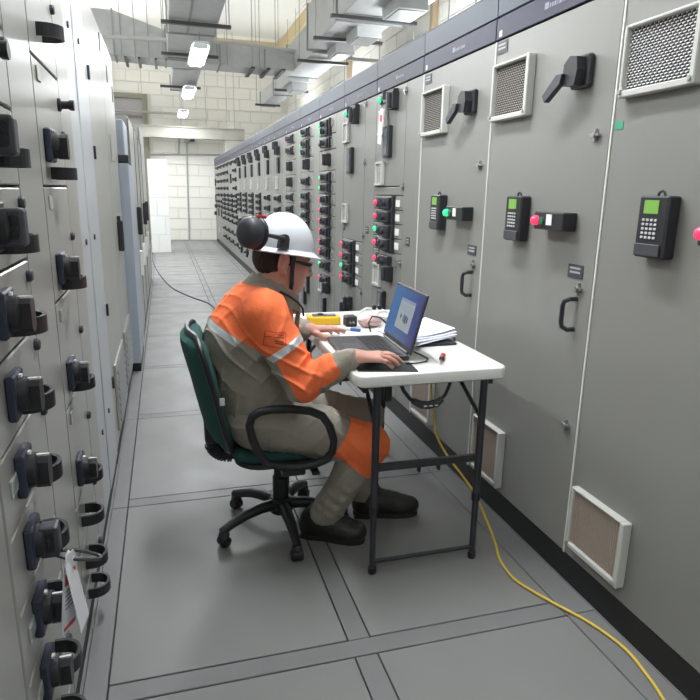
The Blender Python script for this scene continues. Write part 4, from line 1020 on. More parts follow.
# ------------------------------------------------------------------ the seated man
# bodies and clothes are grown as smooth-blended distance fields and meshed as single closed surfaces
class Field:
    def __init__(s, lo, hi, h):
        s.h = h; s.lo = np.array(lo, float); s.n = np.ceil((np.array(hi)-s.lo)/h).astype(int)+1
        s.F = np.full(s.n, 0.2, np.float32)
    def _box(s, lo, hi):
        a = np.maximum(np.floor((np.array(lo)-s.lo)/s.h).astype(int), 0); b = np.minimum(np.ceil((np.array(hi)-s.lo)/s.h).astype(int)+1, s.n)
        g = [(s.lo[i] + s.h*np.arange(a[i], b[i])).astype(np.float32) for i in range(3)]
        return (slice(a[0], b[0]), slice(a[1], b[1]), slice(a[2], b[2])), g[0][:, None, None], g[1][None, :, None], g[2][None, None, :]
    def _mix(s, sl, d, k, cut):
        A = s.F[sl]
        if cut:
            d = -d
            if k: hh = np.maximum(k-np.abs(A-d), 0)/k; s.F[sl] = np.maximum(A, d) + hh*hh*k*.25
            else: s.F[sl] = np.maximum(A, d)
        elif k: hh = np.maximum(k-np.abs(A-d), 0)/k; s.F[sl] = np.minimum(A, d) - hh*hh*k*.25
        else: s.F[sl] = np.minimum(A, d)
    def cap(s, a, b, ra, rb=None, k=.02, cut=False):
        rb = ra if rb is None else rb; a, b = np.array(a, float), np.array(b, float); r = max(ra, rb) + k + 3*s.h
        sl, X, Yy, Z = s._box(np.minimum(a, b)-r, np.maximum(a, b)+r)
        ab = b-a; L = max(ab@ab, 1e-9)
        t = np.clip(((X-a[0])*ab[0] + (Yy-a[1])*ab[1] + (Z-a[2])*ab[2])/L, 0, 1)
        d = np.sqrt((X-a[0]-t*ab[0])**2 + (Yy-a[1]-t*ab[1])**2 + (Z-a[2]-t*ab[2])**2) - (ra + (rb-ra)*t)
        s._mix(sl, d.astype(np.float32), k, cut); return s
    def chain(s, pts, rs, k=.02):
        for i in range(len(pts)-1): s.cap(pts[i], pts[i+1], rs[i], rs[i+1], k)
        return s
    def ell(s, c, r, M=None, k=.02, cut=False):
        c, r = np.array(c, float), np.array(r, float); R_ = r.max() + k + 3*s.h
        sl, X, Yy, Z = s._box(c-R_, c+R_)
        x, y, z = X-c[0], Yy-c[1], Z-c[2]
        if M is not None:   # rows of M are the ellipsoid's own axes
            x, y, z = [M[i][0]*x + M[i][1]*y + M[i][2]*z for i in range(3)]
        k0 = np.sqrt((x/r[0])**2 + (y/r[1])**2 + (z/r[2])**2); k1 = np.sqrt((x/r[0]**2)**2 + (y/r[1]**2)**2 + (z/r[2]**2)**2)
        s._mix(sl, (k0*(k0-1)/np.maximum(k1, 1e-6)).astype(np.float32), k, cut); return s
    def half(s, p, n):      # keep the side the normal points to
        n = np.array(n, float); n /= np.linalg.norm(n); sl, X, Yy, Z = s._box(s.lo, s.lo+s.h*s.n)
        s.F[sl] = np.maximum(s.F[sl], -((X-p[0])*n[0] + (Yy-p[1])*n[1] + (Z-p[2])*n[2]).astype(np.float32)); return s
    def folds(s, amp, fn):
        sl, X, Yy, Z = s._box(s.lo, s.lo+s.h*s.n); s.F += (amp*fn(X, Yy, Z)).astype(np.float32); return s
    def mesh(s):
        F = s.F; S = F < 0; n = np.array(F.shape); cid, pos, quads, sgn = [], [], [], []
        st = np.array([n[1]*n[2], n[2], 1])
        for ax in range(3):
            a = [slice(None)]*3; b = [slice(None)]*3; a[ax] = slice(0, -1); b[ax] = slice(1, None)
            idx = np.argwhere(S[tuple(a)] != S[tuple(b)])
            o = [q for q in range(3) if q != ax]
            idx = idx[(idx[:, o[0]] > 0) & (idx[:, o[1]] > 0) & (idx[:, o[0]] < n[o[0]]-1) & (idx[:, o[1]] < n[o[1]]-1)]
            j = idx.copy(); j[:, ax] += 1
            f0, f1 = F[tuple(idx.T)], F[tuple(j.T)]
            p = idx.astype(float); p[:, ax] += f0/(f0-f1)
            base = idx @ st; s1, s2 = st[o[0]], st[o[1]]
            q = np.stack([base-s1-s2, base-s2, base, base-s1], 1)
            flip = (f0 < 0) != (ax == 1)
            q[~flip] = q[~flip][:, ::-1]
            cid.append(q); pos.append(p)
        Q = np.concatenate(cid); P = np.concatenate(pos)
        u, inv = np.unique(Q.ravel(), return_inverse=True); cnt = np.bincount(inv)
        V = np.stack([np.bincount(inv, np.repeat(P[:, i], 4))/cnt for i in range(3)], 1)*s.h + s.lo
        return V, inv.reshape(-1, 4)
def relax(V, Q, it=2, w=.5):
    e = np.concatenate([Q[:, [0, 1]], Q[:, [1, 2]], Q[:, [2, 3]], Q[:, [3, 0]]])
    c = np.bincount(e[:, 0], minlength=len(V)) + np.bincount(e[:, 1], minlength=len(V))
    for _ in range(it):
        A = np.stack([np.bincount(e[:, 0], V[e[:, 1], i], len(V)) + np.bincount(e[:, 1], V[e[:, 0], i], len(V)) for i in range(3)], 1)/c[:, None]
        V = V*(1-w) + A*w
    return V
def npmesh(name, V, Q, m):
    me = bpy.data.meshes.new(name); me.vertices.add(len(V)); me.vertices.foreach_set('co', V.astype(np.float32).ravel())
    me.loops.add(Q.size); me.loops.foreach_set('vertex_index', Q.ravel().astype(np.int32))
    me.polygons.add(len(Q)); me.polygons.foreach_set('loop_start', np.arange(0, Q.size, 4, dtype=np.int32))
    me.update(calc_edges=True); me.validate()
    me.polygons.foreach_set('use_smooth', [True]*len(me.polygons)); me.materials.append(m); me.update(); return me
def worn(name, field, m, parent, it=2, label=None):
    V, Q = field.mesh(); V = relax(V, Q, it); pw = np.array(WPOS[parent.name])
    o = bpy.data.objects.new(name, npmesh(name, V-pw, Q, m)); COL.objects.link(o); o.parent = parent; WPOS[o.name] = WPOS[parent.name]
    if label: o['label'] = label
    return o, V, Q

SKIN = mat('skin', (.60, .31, .25), .48, var=.10, vscale=18, bump=.06, bscale=260)
SKIN.node_tree.nodes['Principled BSDF'].inputs['Subsurface Weight'].default_value = .10
SKIN.node_tree.nodes['Principled BSDF'].inputs['Subsurface Radius'].default_value = (.012, .004, .002)
HAIR = mat('dark_hair', (.022, .017, .014), .55, var=.5, vscale=120, bump=.6, bscale=300)
KHA = (.315, .288, .240); ORG = (1.0, .20, .062)
KHAKI = mat('khaki_cloth', KHA, .85, var=.07, vscale=20, bump=.16, bscale=90)
ORANGE = mat('orange_cloth', ORG, .75, var=.06, vscale=20, bump=.3, bscale=60)
TAPE = mat('reflective_tape', (.60, .63, .66), .35, var=.05)
def two_tone(name, attr):
    M = KHAKI.copy(); M.name = name; nt = M.node_tree; b = nt.nodes['Principled BSDF']
    a = nt.nodes.new('ShaderNodeAttribute'); a.attribute_name = attr
    gt = nt.nodes.new('ShaderNodeMath'); gt.operation = 'GREATER_THAN'; gt.inputs[1].default_value = 0
    nt.links.new(a.outputs['Fac'], gt.inputs[0])
    old = b.inputs['Base Color'].links[0].from_socket
    n = nt.nodes.new('ShaderNodeTexNoise'); n.inputs['Scale'].default_value = 14
    c2 = nt.nodes.new('ShaderNodeMix'); c2.data_type = 'RGBA'; c2.inputs[6].default_value = (ORG[0]*.97, ORG[1]*.95, ORG[2], 1); c2.inputs[7].default_value = (ORG[0], ORG[1]*1.03, ORG[2]*1.05, 1)
    nt.links.new(n.outputs['Fac'], c2.inputs[0])
    mx = nt.nodes.new('ShaderNodeMix'); mx.data_type = 'RGBA'
    nt.links.new(gt.outputs[0], mx.inputs[0]); nt.links.new(old, mx.inputs[6]); nt.links.new(c2.outputs[2], mx.inputs[7]); nt.links.new(mx.outputs[2], b.inputs['Base Color'])
    return M

A_ = np.array
# joints
R_SH, R_EL, R_WR = A_((.335, 2.225, .985)), A_((.450, 2.125, .738)), A_((.632, 2.085, .842))
L_SH, L_EL, L_WR = A_((.350, 2.590, .985)), A_((.430, 2.695, .760)), A_((.560, 2.580, .842))
R_HIP, R_KN, R_AN = A_((.360, 2.310, .550)), A_((.735, 2.205, .440)), A_((.590, 2.285, .130))
L_HIP, L_KN, L_AN = A_((.360, 2.510, .550)), A_((.815, 2.490, .450)), A_((.795, 2.440, .130))
HC = A_((.431, 2.40, 1.165)); pt = math.radians(8.0); yw = math.radians(16)
hf = A_((math.cos(pt)*math.cos(yw), math.cos(pt)*math.sin(yw), -math.sin(pt))); hl = A_((-math.sin(yw), math.cos(yw), 0)); hu = np.cross(hf, hl)
HM = np.stack([hf, hl, hu])
def hp(a, b, c): return HC + hf*a + hl*b + hu*c
HMX = Matrix(((hf[0], hl[0], hu[0], HC[0]), (hf[1], hl[1], hu[1], HC[1]), (hf[2], hl[2], hu[2], HC[2]), (0, 0, 0, 1)))

man = thing('person', 'seated man in white helmet and orange khaki workwear typing at the laptop', 'person', (.42, 2.42, 0))

# --- body: head, neck, trunk, limbs and hands in one skin
B = Field((.10, 2.02, .03), (1.06, 2.80, 1.36), .0032)
B.ell(hp(-.014, 0, .045), (.098, .078, .090), HM, 0); B.ell(hp(.030, 0, -.028), (.072, .063, .090), HM, .03)
B.ell(hp(.038, 0, -.078), (.058, .054, .040), HM, .03); B.ell(hp(.078, 0, -.104), (.024, .024, .018), HM, .02)
B.cap(hp(.088, -.034, .012), hp(.088, .034, .012), .012, .012, .015)
for s_ in (-1, 1):
    B.ell(hp(.062, s_*.040, -.030), (.030, .024, .028), HM, .02)
    B.ell(hp(.105, s_*.033, -.012), (.016, .016, .011), HM, .010, cut=True)
    B.cap(hp(.109, s_*.012, -.050), hp(.103, s_*.015, -.050), .0085, .008, .006)
    e = lambda a, c: hp(a - .014, s_*(.087 + .012*max(0, (-.02-a)/.03)), c)
    B.ell(hp(-.038, s_*.083, -.018), (.021, .012, .033), HM, .004)
    B.chain([e(-.004, -.008), e(-.006, .012), e(-.022, .021), e(-.042, .012), e(-.046, -.010), e(-.034, -.034), e(-.014, -.050)], [.0058]*5+[.0065, .0085], .002)
    B.ell(hp(-.034, s_*.100, -.012), (.013, .015, .019), HM, .002, cut=True)
B.chain([hp(.094, 0, .004), hp(.113, 0, -.024), hp(.128, 0, -.045)], [.009, .011, .0130], .010)
B.cap(hp(.095, -.018, -.073), hp(.095, .018, -.073), .0075, .0075, .008); B.cap(hp(.093, -.016, -.085), hp(.093, .016, -.085), .0085, .0085, .008)
B.cap(hp(.105, -.020, -.0788), hp(.105, .020, -.0788), .0018, .0018, .004, cut=True)
B.chain([(.385, 2.40, 1.00), (.395, 2.40, 1.06), hp(-.015, 0, -.05)], [.075, .066, .066], .03); B.cap((.44, 2.40, 1.01), hp(.035, 0, -.085), .050, .040, .03)
B.ell((.30, 2.41, .86), (.145, .175, .17), None, .03); B.ell((.315, 2.41, .69), (.145, .165, .14), None, .04); B.ell((.335, 2.41, .57), (.13, .165, .09), None, .04)
B.cap((.35, 2.26, .985), (.36, 2.56, .985), .055, .055, .04)
for a, b, c in ((R_SH, R_EL, R_WR), (L_SH, L_EL, L_WR)): B.chain([a, b, b*.4+c*.6, c], [.052, .040, .034, .027], .02)
for a, b, c in ((R_HIP, R_KN, R_AN), (L_HIP, L_KN, L_AN)): B.chain([a, b, b*.6+c*.4, c, c+A_((.05, -.01, -.07))], [.078, .055, .050, .036, .03], .02)
NAILS = []
def hand(W, d, up, side, curl, spread, thumb):
    d = A_(d, float); d /= np.linalg.norm(d); up = A_(up, float); up -= d*(up@d); up /= np.linalg.norm(up); s_ = np.cross(up, d)*side   # towards the thumb
    kn = [(.094, .031, .004), (.098, .010, .007), (.093, -.011, .004), (.085, -.030, -.002)]; ln = [.076, .085, .079, .063]
    B.cap(W-d*.03, W+d*.02, .027, .026, .015)
    for i, (a, b, c) in enumerate(kn):
        K = W + d*a + s_*b + up*c
        B.cap(W + d*.012 + s_*b*.55, K, .0155, .0122, .014)
    for i, (a, b, c) in enumerate(kn):
        K = W + d*a + s_*b + up*c; p = K; th_ = curl[i][0]; r0 = .0098 - .0006*(i == 3) ; fan = spread*(1.5-i)*.11
        for j, (fr, rr_) in enumerate(((.45, .0090), (.30, .0083), (.25, .0070))):
            th_ += curl[i][j] if j else 0
            dr = (d*math.cos(fan) + s_*math.sin(fan))*math.cos(th_) - up*math.sin(th_)
            q = p + dr*ln[i]*fr
            B.cap(p, q, r0, rr_ if i < 3 else rr_*.9, .0035); p, r0 = q, (rr_ if i < 3 else rr_*.9)
        NAILS.append((p, dr, up*math.cos(th_) + d*math.sin(th_)))
    pts = [W + d*.020 + s_*.018 - up*.004] + [W + d*a + s_*b + up*c for a, b, c in thumb]
    B.chain(pts, [.016, .0135, .0112, .0085], .006)
    dr = pts[-1]-pts[-2]; dr /= np.linalg.norm(dr); NAILS.append((pts[-1], dr, up*.7 - s_*.2))
hand(R_WR, (.975, -.20, .0), (0, 0, 1), 1, [(.02, .28, .25), (.10, .30, .28), (.16, .34, .30), (.22, .36, .32)], .9, [(.048, .042, -.014), (.078, .052, -.022), (.103, .050, -.026)])
hand(L_WR, (.985, .12, -.06), (0, 0, 1), -1, [(.0, .06, .10), (.08, .22, .2), (.14, .28, .24), (.20, .30, .26)], .9, [(.042, .044, -.014), (.066, .062, -.022), (.086, .072, -.024)])
body, V, Q = worn('body', B, SKIN, man, 1)
NAILM = mat('finger_nail', (.62, .36, .29), .3)
for p, dr, up_ in NAILS:
    dr, up_ = Vector(dr).normalized(), Vector(up_); up_ = (up_ - dr*up_.dot(dr)).normalized(); sd = dr.cross(up_); c = Vector(p) + up_*.0062 - dr*.001
    nm = MB(); ring = [(math.cos(q*math.pi/5)*.0058, math.sin(q*math.pi/5)*.0046) for q in range(10)]
    nm.add([c + dr*x + sd*y + up_*(.0006 - y*y*60) for x, y in ring] + [c + dr*x + sd*y - up_*.0015 for x, y in ring], [tuple(range(10))] + [(q, q+10, (q+1) % 10+10, (q+1) % 10) for q in range(10)])
    part('finger_nail', nm, NAILM, man, True)
for s_ in (-1, 1):
    e = part('eye', MB().lathe([(0.0005, -.0115), (.006, -.0098), (.010, -.0058), (.0115, 0), (.010, .0058), (.006, .0098), (.0005, .0115)], (0, 0, 0), 'x', 16).xf(HMX @ Matrix.Translation((.087, s_*.033, -.012))), mat('eye_white', (.7, .68, .64), .25), man, True)
    part('iris', MB().lathe([(.0048, .0098), (.0048, .0108), (.001, .0117)], (0, 0, 0), 'x', 14).xf(HMX @ Matrix.Translation((.087, s_*.033, -.012)) @ Matrix.Rotation(.25, 4, 'Y')), mat('iris_brown', (.03, .018, .01), .2), e, True)
    part('eyebrow', MB().tube([HMX @ Vector(q) for q in ((.100, s_*.016, .010), (.101, s_*.032, .015), (.090, s_*.048, .010))], [.0028, .0042, .002], 8), HAIR, man, True)

# --- hair
Hh = Field(hp(-.13, -.1, -.09)-.03, hp(.06, .1, .13)+.04, .0035)
Hh.ell(hp(-.014, 0, .040), (.105, .084, .090), HM, 0); Hh.ell(hp(-.045, 0, -.010), (.070, .071, .062), HM, .03)
for s_ in (-1, 1): Hh.cap(hp(.012, s_*.071, .03), hp(.010, s_*.072, -.008), .010, .006, .01); Hh.ell(hp(-.032, s_*.088, -.020), (.034, .030, .044), HM, 0, cut=True)
Hh.half(hp(.022, 0, 0), -hf); Hh.half(hp(-.06, 0, -.062), hu*.8 - hf*.5)
Hh.folds(.0016, lambda X, Y_, Z: np.sin(X*420)*np.sin(Z*300+X*100)+np.sin(Y_*380+Z*140))
worn('hair', Hh, HAIR, man, 1)

# --- jacket
def drape(X, Y_, Z):
    w = .8*np.sin(X*13+Z*9+1) + .6*np.sin(Y_*19+Z*5)
    r1 = 1-np.abs(np.sin((Z*.9+X*.55)*38 + 1.8*w)); r2 = 1-np.abs(np.sin((Z*.45-X*.9)*44 + 1.6*w + Y_*12)); m1 = .5+.5*np.sin(X*17-Z*14+Y_*21); m2 = .5+.5*np.sin(X*23+Z*19-Y_*13+2)
    return -(r1**3*m1*1.9 + r2**3*m2*1.6) + .35*np.sin(Y_*60+X*34+3*w)
J = Field((.04, 2.0, .44), (.70, 2.82, 1.16), .0042)
J.ell((.302, 2.41, .850), (.178, .205, .180), None, 0); J.ell((.322, 2.41, .69), (.178, .198, .17), None, .05); J.ell((.330, 2.41, .570), (.165, .205, .125), None, .05)
J.cap((.335, 2.255, .985), (.345, 2.56, .985), .080, .080, .06); J.ell((.318, 2.41, .970), (.112, .15, .105), None, .05)
J.chain([(.365, 2.40, 1.0), (.39, 2.40, 1.055)], [.105, .078], .04)
def sleeve(f, a, b, c):
    e = b*.45 + c*.55
    f.chain([a, a*.5+b*.5], [.082, .073], .03); f.chain([a*.5+b*.5, b, e], [.073, .065, .055], .012); f.chain([e, c-(c-b)*.08], [.055, .041], .01)
sleeve(J, R_SH, R_EL, R_WR); sleeve(J, L_SH, L_EL, L_WR)
J.folds(.0046, lambda X, Y_, Z: drape(X, Y_, Z)*(1.3 - .7*np.clip((Z-.88)/.08, 0, 1)))
rdir = (R_EL-R_SH)/np.linalg.norm(R_EL-R_SH)
# bunched folds inside the right elbow
for q, (t0, r_) in enumerate(((.10, .012), (.24, .011), (.40, .010), (.56, .009))):
    p = R_EL + (R_WR-R_EL)*t0
    J.chain([p + A_((-.01, -.056, -.035)), p + A_((.004, -.050, .020)), p + A_((.022, -.020, .056)), p + A_((.03, .02, .06))], [r_*.5, r_, r_, r_*.6], .014)
J.half((0, 0, .47), (0.15, 0, 1)); J.half(R_WR - (R_WR-R_EL)*.06, R_EL-R_WR) if False else None
jm = two_tone('jacket_cloth', 'orange')
jacket, JV, JQ = worn('jacket', J, jm, man, 2)
def seg_t(P, a, b):
    ab = b-a; t_ = np.clip(((P-a)@ab)/(ab@ab), 0, 1); D = P - (a + t_[:, None]*ab); return t_, D, np.linalg.norm(D, axis=1)
TN = A_((.51, 0, .86)); TN /= np.linalg.norm(TN); TP = A_((.159, 2.4, .940))
tor = (JV-TP)@TN
best = np.full(len(JV), 9.); att = tor.copy(); reg = np.zeros(len(JV), int)
dt = np.minimum(np.sqrt(((JV-A_((.297, 2.41, .865)))**2/A_((.176, .205, .185))**2).sum(1))*.19 - .19, np.sqrt(((JV-A_((.322, 2.41, .69)))**2/A_((.178, .198, .17))**2).sum(1))*.18 - .18)
best = dt
for sd, a, b, c in ((-1, R_SH, R_EL, R_WR), (1, L_SH, L_EL, L_WR)):
    for k, (p, q, r_) in enumerate(((a, b, .072), (b, c, .056))):
        t_, D, L = seg_t(JV, p, q); ax = (q-p)/np.linalg.norm(q-p)
        w = A_((.85, .30*sd, .45)) if k == 0 else A_((.0, .25*sd, 1.)); w = w - ax*(w@ax); w /= np.linalg.norm(w)
        f = D@w + (.040 - .014*t_ if k == 0 else .012)
        if k == 1: f = np.minimum(f, (.70-t_)*np.linalg.norm(q-p))
        else: f = np.maximum(f, tor)
        m_ = (L-r_) < best; best = np.where(m_, L-r_, best); att = np.where(m_, f, att); reg = np.where(m_, 1 + k + (2 if sd > 0 else 0), reg)
CN = A_((math.sin(math.radians(26)), 0, math.cos(math.radians(26)))); cs = (JV-A_((.393, 2.40, 1.045)))@CN
rad = np.linalg.norm((JV-A_((.393, 2.40, 1.045))) - cs[:, None]*CN, axis=1)
att = np.where((cs > -.035) & (rad < .118), -1., att)
at = jacket.data.attributes.new('orange', 'FLOAT', 'POINT'); at.data.foreach_set('value', att.astype(np.float32))
def shell(name, src, keep, planes, off, m, parent, label=None):
    """a cloth strip that lies on the garment: part of its surface, cut by planes and lifted"""
    me = src.data; bm = bmesh.new(); bm.from_mesh(me); bm.verts.ensure_lookup_table(); bm.normal_update()
    nv = {v.index: v.normal.copy() for v in bm.verts}
    for v in bm.verts: v.co += nv[v.index]*off
    bmesh.ops.delete(bm, geom=[f for f in bm.faces if not all(keep[v.index] for v in f.verts)], context='FACES')
    pw = A_(WPOS[src.name])
    for p, n_ in planes:
        bmesh.ops.bisect_plane(bm, geom=bm.verts[:]+bm.edges[:]+bm.faces[:], plane_co=Vector(A_(p)-pw), plane_no=Vector(n_), clear_inner=True)
    o_me = bpy.data.meshes.new(name); bm.to_mesh(o_me); bm.free(); o_me.materials.clear(); o_me.materials.append(m)
    for q in o_me.polygons: q.use_smooth = True
    o = bpy.data.objects.new(name, o_me); COL.objects.link(o); o.parent = parent
    if label: o['label'] = label
    return o
shell('reflective_stripe', jacket, (reg == 0) | (reg == 1) & (JV[:, 0] < .27) & (JV[:, 1] > 2.19) & (seg_t(JV, R_SH, R_EL)[0] < .45), [(TP - TN*.002, -TN), (TP - TN*.030, TN), ((.226, 2.2, .9), (-1, 0, 0))], .0018, TAPE, jacket, 'silver reflective band across the back')
for sd, a, b, rg in ((-1, R_SH, R_EL, 1), (1, L_SH, L_EL, 3)):
    ax = (b-a)/np.linalg.norm(b-a); tn = A_((.56, .2*sd, -.83)); tn /= np.linalg.norm(tn); p = A_((.322, 2.13, .842)) if sd < 0 else a + (b-a)*.5
    shell('reflective_stripe', jacket, ((reg == rg) | (reg == rg+1)) & (att > -.004), [(p, tn), (p + tn*.027, -tn)], .0018, TAPE, jacket, 'silver reflective band on the sleeve')
# printed badge on the right sleeve: red outline with small dark lines of lettering, laid on the cloth
from mathutils.bvhtree import BVHTree
bvh = BVHTree.FromPolygons([tuple(v) for v in JV], [tuple(q) for q in JQ])
def on_cloth(x, z):
    r_ = bvh.ray_cast(Vector((x, 1.9, z)), Vector((0, 1, 0)), 1.0)
    return r_[0] + r_[1]*.0016 if r_[0] is not None else Vector((x, 2.1, z))
bx, bz = .352, .912
u1 = Vector((.985, 0, -.12)); u2 = Vector((.12, 0, .985))
def stroke(a0, b0, a1, b1, wd):
    P0, P1 = Vector((a0, b0)), Vector((a1, b1)); d_ = (P1-P0).normalized(); nn = Vector((-d_.y, d_.x))*wd; n_ = max(1, int((P1-P0).length/.006)); vs = []
    for i in range(n_+1):
        c_ = P0 + (P1-P0)*i/n_
        for s_ in (nn, -nn):
            e_ = c_+s_; w_ = Vector((bx, 0, bz)) + u1*e_.x + u2*e_.y; vs.append(on_cloth(w_.x, w_.z))
    return vs, [(2*i, 2*i+1, 2*i+3, 2*i+2) for i in range(n_)]
BRED = mat('badge_red_thread', (.62, .03, .03), .7); BDK = mat('badge_dark_thread', (.16, .04, .02), .7)
bd = MB()
for s_ in ((-.036, .026, .036, .026), (.036, .026, .036, -.026), (.036, -.026, -.036, -.026), (-.036, -.026, -.036, .026), (-.036, .006, -.012, .010), (-.012, .010, .004, .022)): bd.add(*stroke(*s_, .0012))
badge = part('badge_outline', bd, BRED, jacket)
for bb, a0, a1 in ((.018, .006, .03), (.009, -.004, .032), (-.003, .0, .028), (-.012, .002, .032)):
    x = a0
    while x < a1-.003:
        w_ = .0035 + .002*rnd.random()
        part('badge_letter', MB().add(*stroke(x, bb, x+w_, bb, .0022)), BDK if bb < .01 else BRED, badge); x += w_ + .0014
# collar, neck cord
def ring_strip(c, tilt, ra, rb, prof, a0=0, a1=360, n=40):
    s_ = MB(); vs = []; T = Matrix.Translation(c) @ Matrix.Rotation(tilt, 4, 'Y'); k = len(prof)
    for i in range(n+1):
        a = math.radians(a0+(a1-a0)*i/n)
        for dr, dz in prof: vs.append(T @ Vector(((ra+dr)*math.cos(a), (rb+dr)*math.sin(a), dz)))
    return s_.add(vs, [(i*k+j, i*k+(j+1) % k, (i+1)*k+(j+1) % k, (i+1)*k+j) for i in range(n) for j in range(k)])
part('collar', ring_strip((.393, 2.40, 1.045), math.radians(26), .098, .088, [(-.006, .024), (.004, .026), (.020, -.014), (.026, -.030), (.016, -.030), (-.002, .0)], 22, 338), KHAKI, jacket, True)
part('collar_stand', ring_strip((.393, 2.40, 1.045), math.radians(26), .090, .080, [(0, .022), (.004, .022), (.004, -.03), (0, -.03)], 16, 344), KHAKI, jacket, True)
part('placket', MB().tube([(.488, 2.395, .985), (.492, 2.40, .95), (.487, 2.40, .90), (.483, 2.40, .85)], .010, 8), KHAKI, jacket, True)
part('neck_cord', MB().tube([(.40, 2.286, 1.056), (.44, 2.298, 1.034), (.478, 2.328, 1.004), (.504, 2.368, .974), (.512, 2.390, .94)], .004, 8), BLACK, man, True)
for W_, E_ in ((R_WR, R_EL), (L_WR, L_EL)):
    ax = (W_-E_)/np.linalg.norm(W_-E_); p = W_ - ax*.022
    part('cuff', MB().tube([p-ax*.045, p-ax*.042, p+ax*.008, p+ax*.012], [.040, .0435, .0415, .037], 18), KHAKI, jacket, True)

# --- trousers
T_ = Field((.14, 2.06, .06), (.96, 2.66, .68), .0042)
T_.ell((.330, 2.41, .550), (.168, .208, .112), None, 0); T_.cap((.30, 2.285, .535), (.56, 2.235, .50), .098, .092, .03)
for s_, a, b, c in ((-1, R_HIP, R_KN, R_AN), (1, L_HIP, L_KN, L_AN)):
    T_.chain([a, a*.45+b*.55+A_((0, s_*-.012, -.008)), b], [.104, .098, .080], .03); T_.chain([b, b*.6+c*.4, c*.85+b*.15], [.080, .072, .062], .02)
    T_.cap(c*.85+b*.15, c + A_((-.008, .0, -.012)), .062, .066, .01)
    for q, t0 in enumerate((.55, .70, .84, .95)):
        p = b + (c-b)*t0
        T_.chain([p + A_((-.055, -.03, .018)), p + A_((-.01, -.062, -.008)), p + A_((.045, -.035, -.012))], [.006, .011, .007], .016)
T_.folds(.0042, lambda X, Y_, Z: drape(X*1.1, Y_, Z*.8))
T_.half((0, 0, .088), (0, 0, 1))
tro, TV, TQ = worn('trousers', T_, KHAKI, man, 2)
tdir = (R_KN-R_HIP)/np.linalg.norm(R_KN-R_HIP); sdir = (R_AN-R_KN)/np.linalg.norm(R_AN-R_KN)
keep = seg_t(TV, R_HIP, R_KN)[2] < .13
keep |= seg_t(TV, R_KN, R_AN)[2] < .12
keep &= (TV[:, 1] < 2.33)
n1 = A_((.77, 0, -.58)); n2 = A_((.62, 0, .78))
shell('knee_patch', tro, keep & (TV[:, 2] > .2), [((.622, 2.2, .50), n1), ((.70, 2.2, .335), n2)], .003, ORANGE, tro, 'orange knee panel')
seam_pts = []
# --- boots
LEATH = mat('boot_black_leather', (.018, .017, .017), .42, var=.3, vscale=25, bump=.3, bscale=90); RUBB = mat('boot_rubber_sole', (.02, .02, .02), .7)
def boot(heel, toe, an, label):
    heel, toe = A_(heel, float), A_(toe, float); d = toe-heel; Lg = np.linalg.norm(d); d /= Lg; s_ = A_((-d[1], d[0], 0))
    P = lambda a, b, z: heel + d*a*Lg + s_*b + A_((0, 0, z))
    lo = np.minimum(np.minimum(heel, toe), an) - .12; hi = np.maximum(np.maximum(heel, toe), an) + .12; lo[2] = -.03; hi[2] = .26
    f = Field(lo, hi, .0042)
    f.chain([A_(an)+A_((0, 0, .03)), P(.20, 0, .075), P(.15, 0, .052)], [.052, .050, .040], .03)
    f.chain([P(.15, 0, .05), P(.42, 0, .058), P(.66, 0, .045), P(.86, 0, .042)], [.042, .046, .045, .040], .03); f.cap(P(.30, 0, .09), P(.60, 0, .07), .042, .034, .03)
    f.ell(P(.80, 0, .045), (.062, .048, .036), np.stack([d, s_, A_((0, 0, 1))]), .02)
    for q in (.40, .50, .60): f.cap(P(q, -.03, .112-.075*(q-.3)), P(q, .03, .112-.075*(q-.3)), .006, .006, .006)
    f.half((0, 0, .018), (0, 0, 1)); f.folds(.0015, drape)
    o, V_, Q_ = worn('boot', f, LEATH, man, 2, label)
    out = [(-.005, .0), (.03, .030), (.16, .040), (.36, .036), (.60, .046), (.80, .047), (.94, .034), (1.0, .012)]
    poly = [P(a, b, 0)[:2] for a, b in out] + [P(a, -b, 0)[:2] for a, b in out[::-1]]
    part('sole', MB().prism([tuple(q) for q in poly], 2, .001, .026), RUBB, o)
    part('heel', MB().prism([tuple(P(a, b, 0)[:2]) for a, b in ((.0, .03), (.22, .042), (.22, -.042), (.0, -.03))], 2, 0, .012), RUBB, o)
    for q in (.42, .52, .62):
        part('lace', MB().tube([Vector(P(q, -.030, .104-.085*(q-.42)+.004)), Vector(P(q+.01, 0, .118-.085*(q-.42)+.004)), Vector(P(q+.02, .030, .104-.085*(q-.42)+.004))], .0035, 6), BLACK2, o, True)
    return o
boot((.490, 2.338, 0), (.735, 2.213, 0), (.575, 2.292, .10), 'black work boot nearest the chair')
boot((.752, 2.435, 0), (1.040, 2.385, 0), (.815, 2.430, .10), 'black work boot stretched under the table')

# --- helmet with ear muffs, chin strap, safety glasses
HELM = mat('helmet_white_shell', (.76, .78, .84), .25, var=.02)
hm = MB(); n = 40; rings = []
prof_h = [(0.0, .0), (.12, .0), (.40, .005), (.62, .06), (.78, .30), (.90, .62), (.97, .88), (1.0, 1.0)]
for tt_ in [i/12 for i in range(13)]:
    a = tt_*math.pi/2; rings.append((math.cos(a)**.9 if tt_ < 1 else .02, math.sin(a)))
vs = []
for r_, hgt in rings:
    for j in range(n):
        a = 2*math.pi*j/n; ca, sa = math.cos(a), math.sin(a)
        vs.append(HMX @ Vector((-.004 + .124*r_*ca, .106*r_*sa, .040 + .134*hgt + .004*math.exp(-(sa*6)**2)*hgt)))
hm.add(vs, [(i*n+j, i*n+(j+1) % n, (i+1)*n+(j+1) % n, (i+1)*n+j) for i in range(12) for j in range(n)] + [tuple(12*n+j for j in range(n))])
helmet = part('helmet', hm, HELM, man, True)
bri = MB(); vs = []
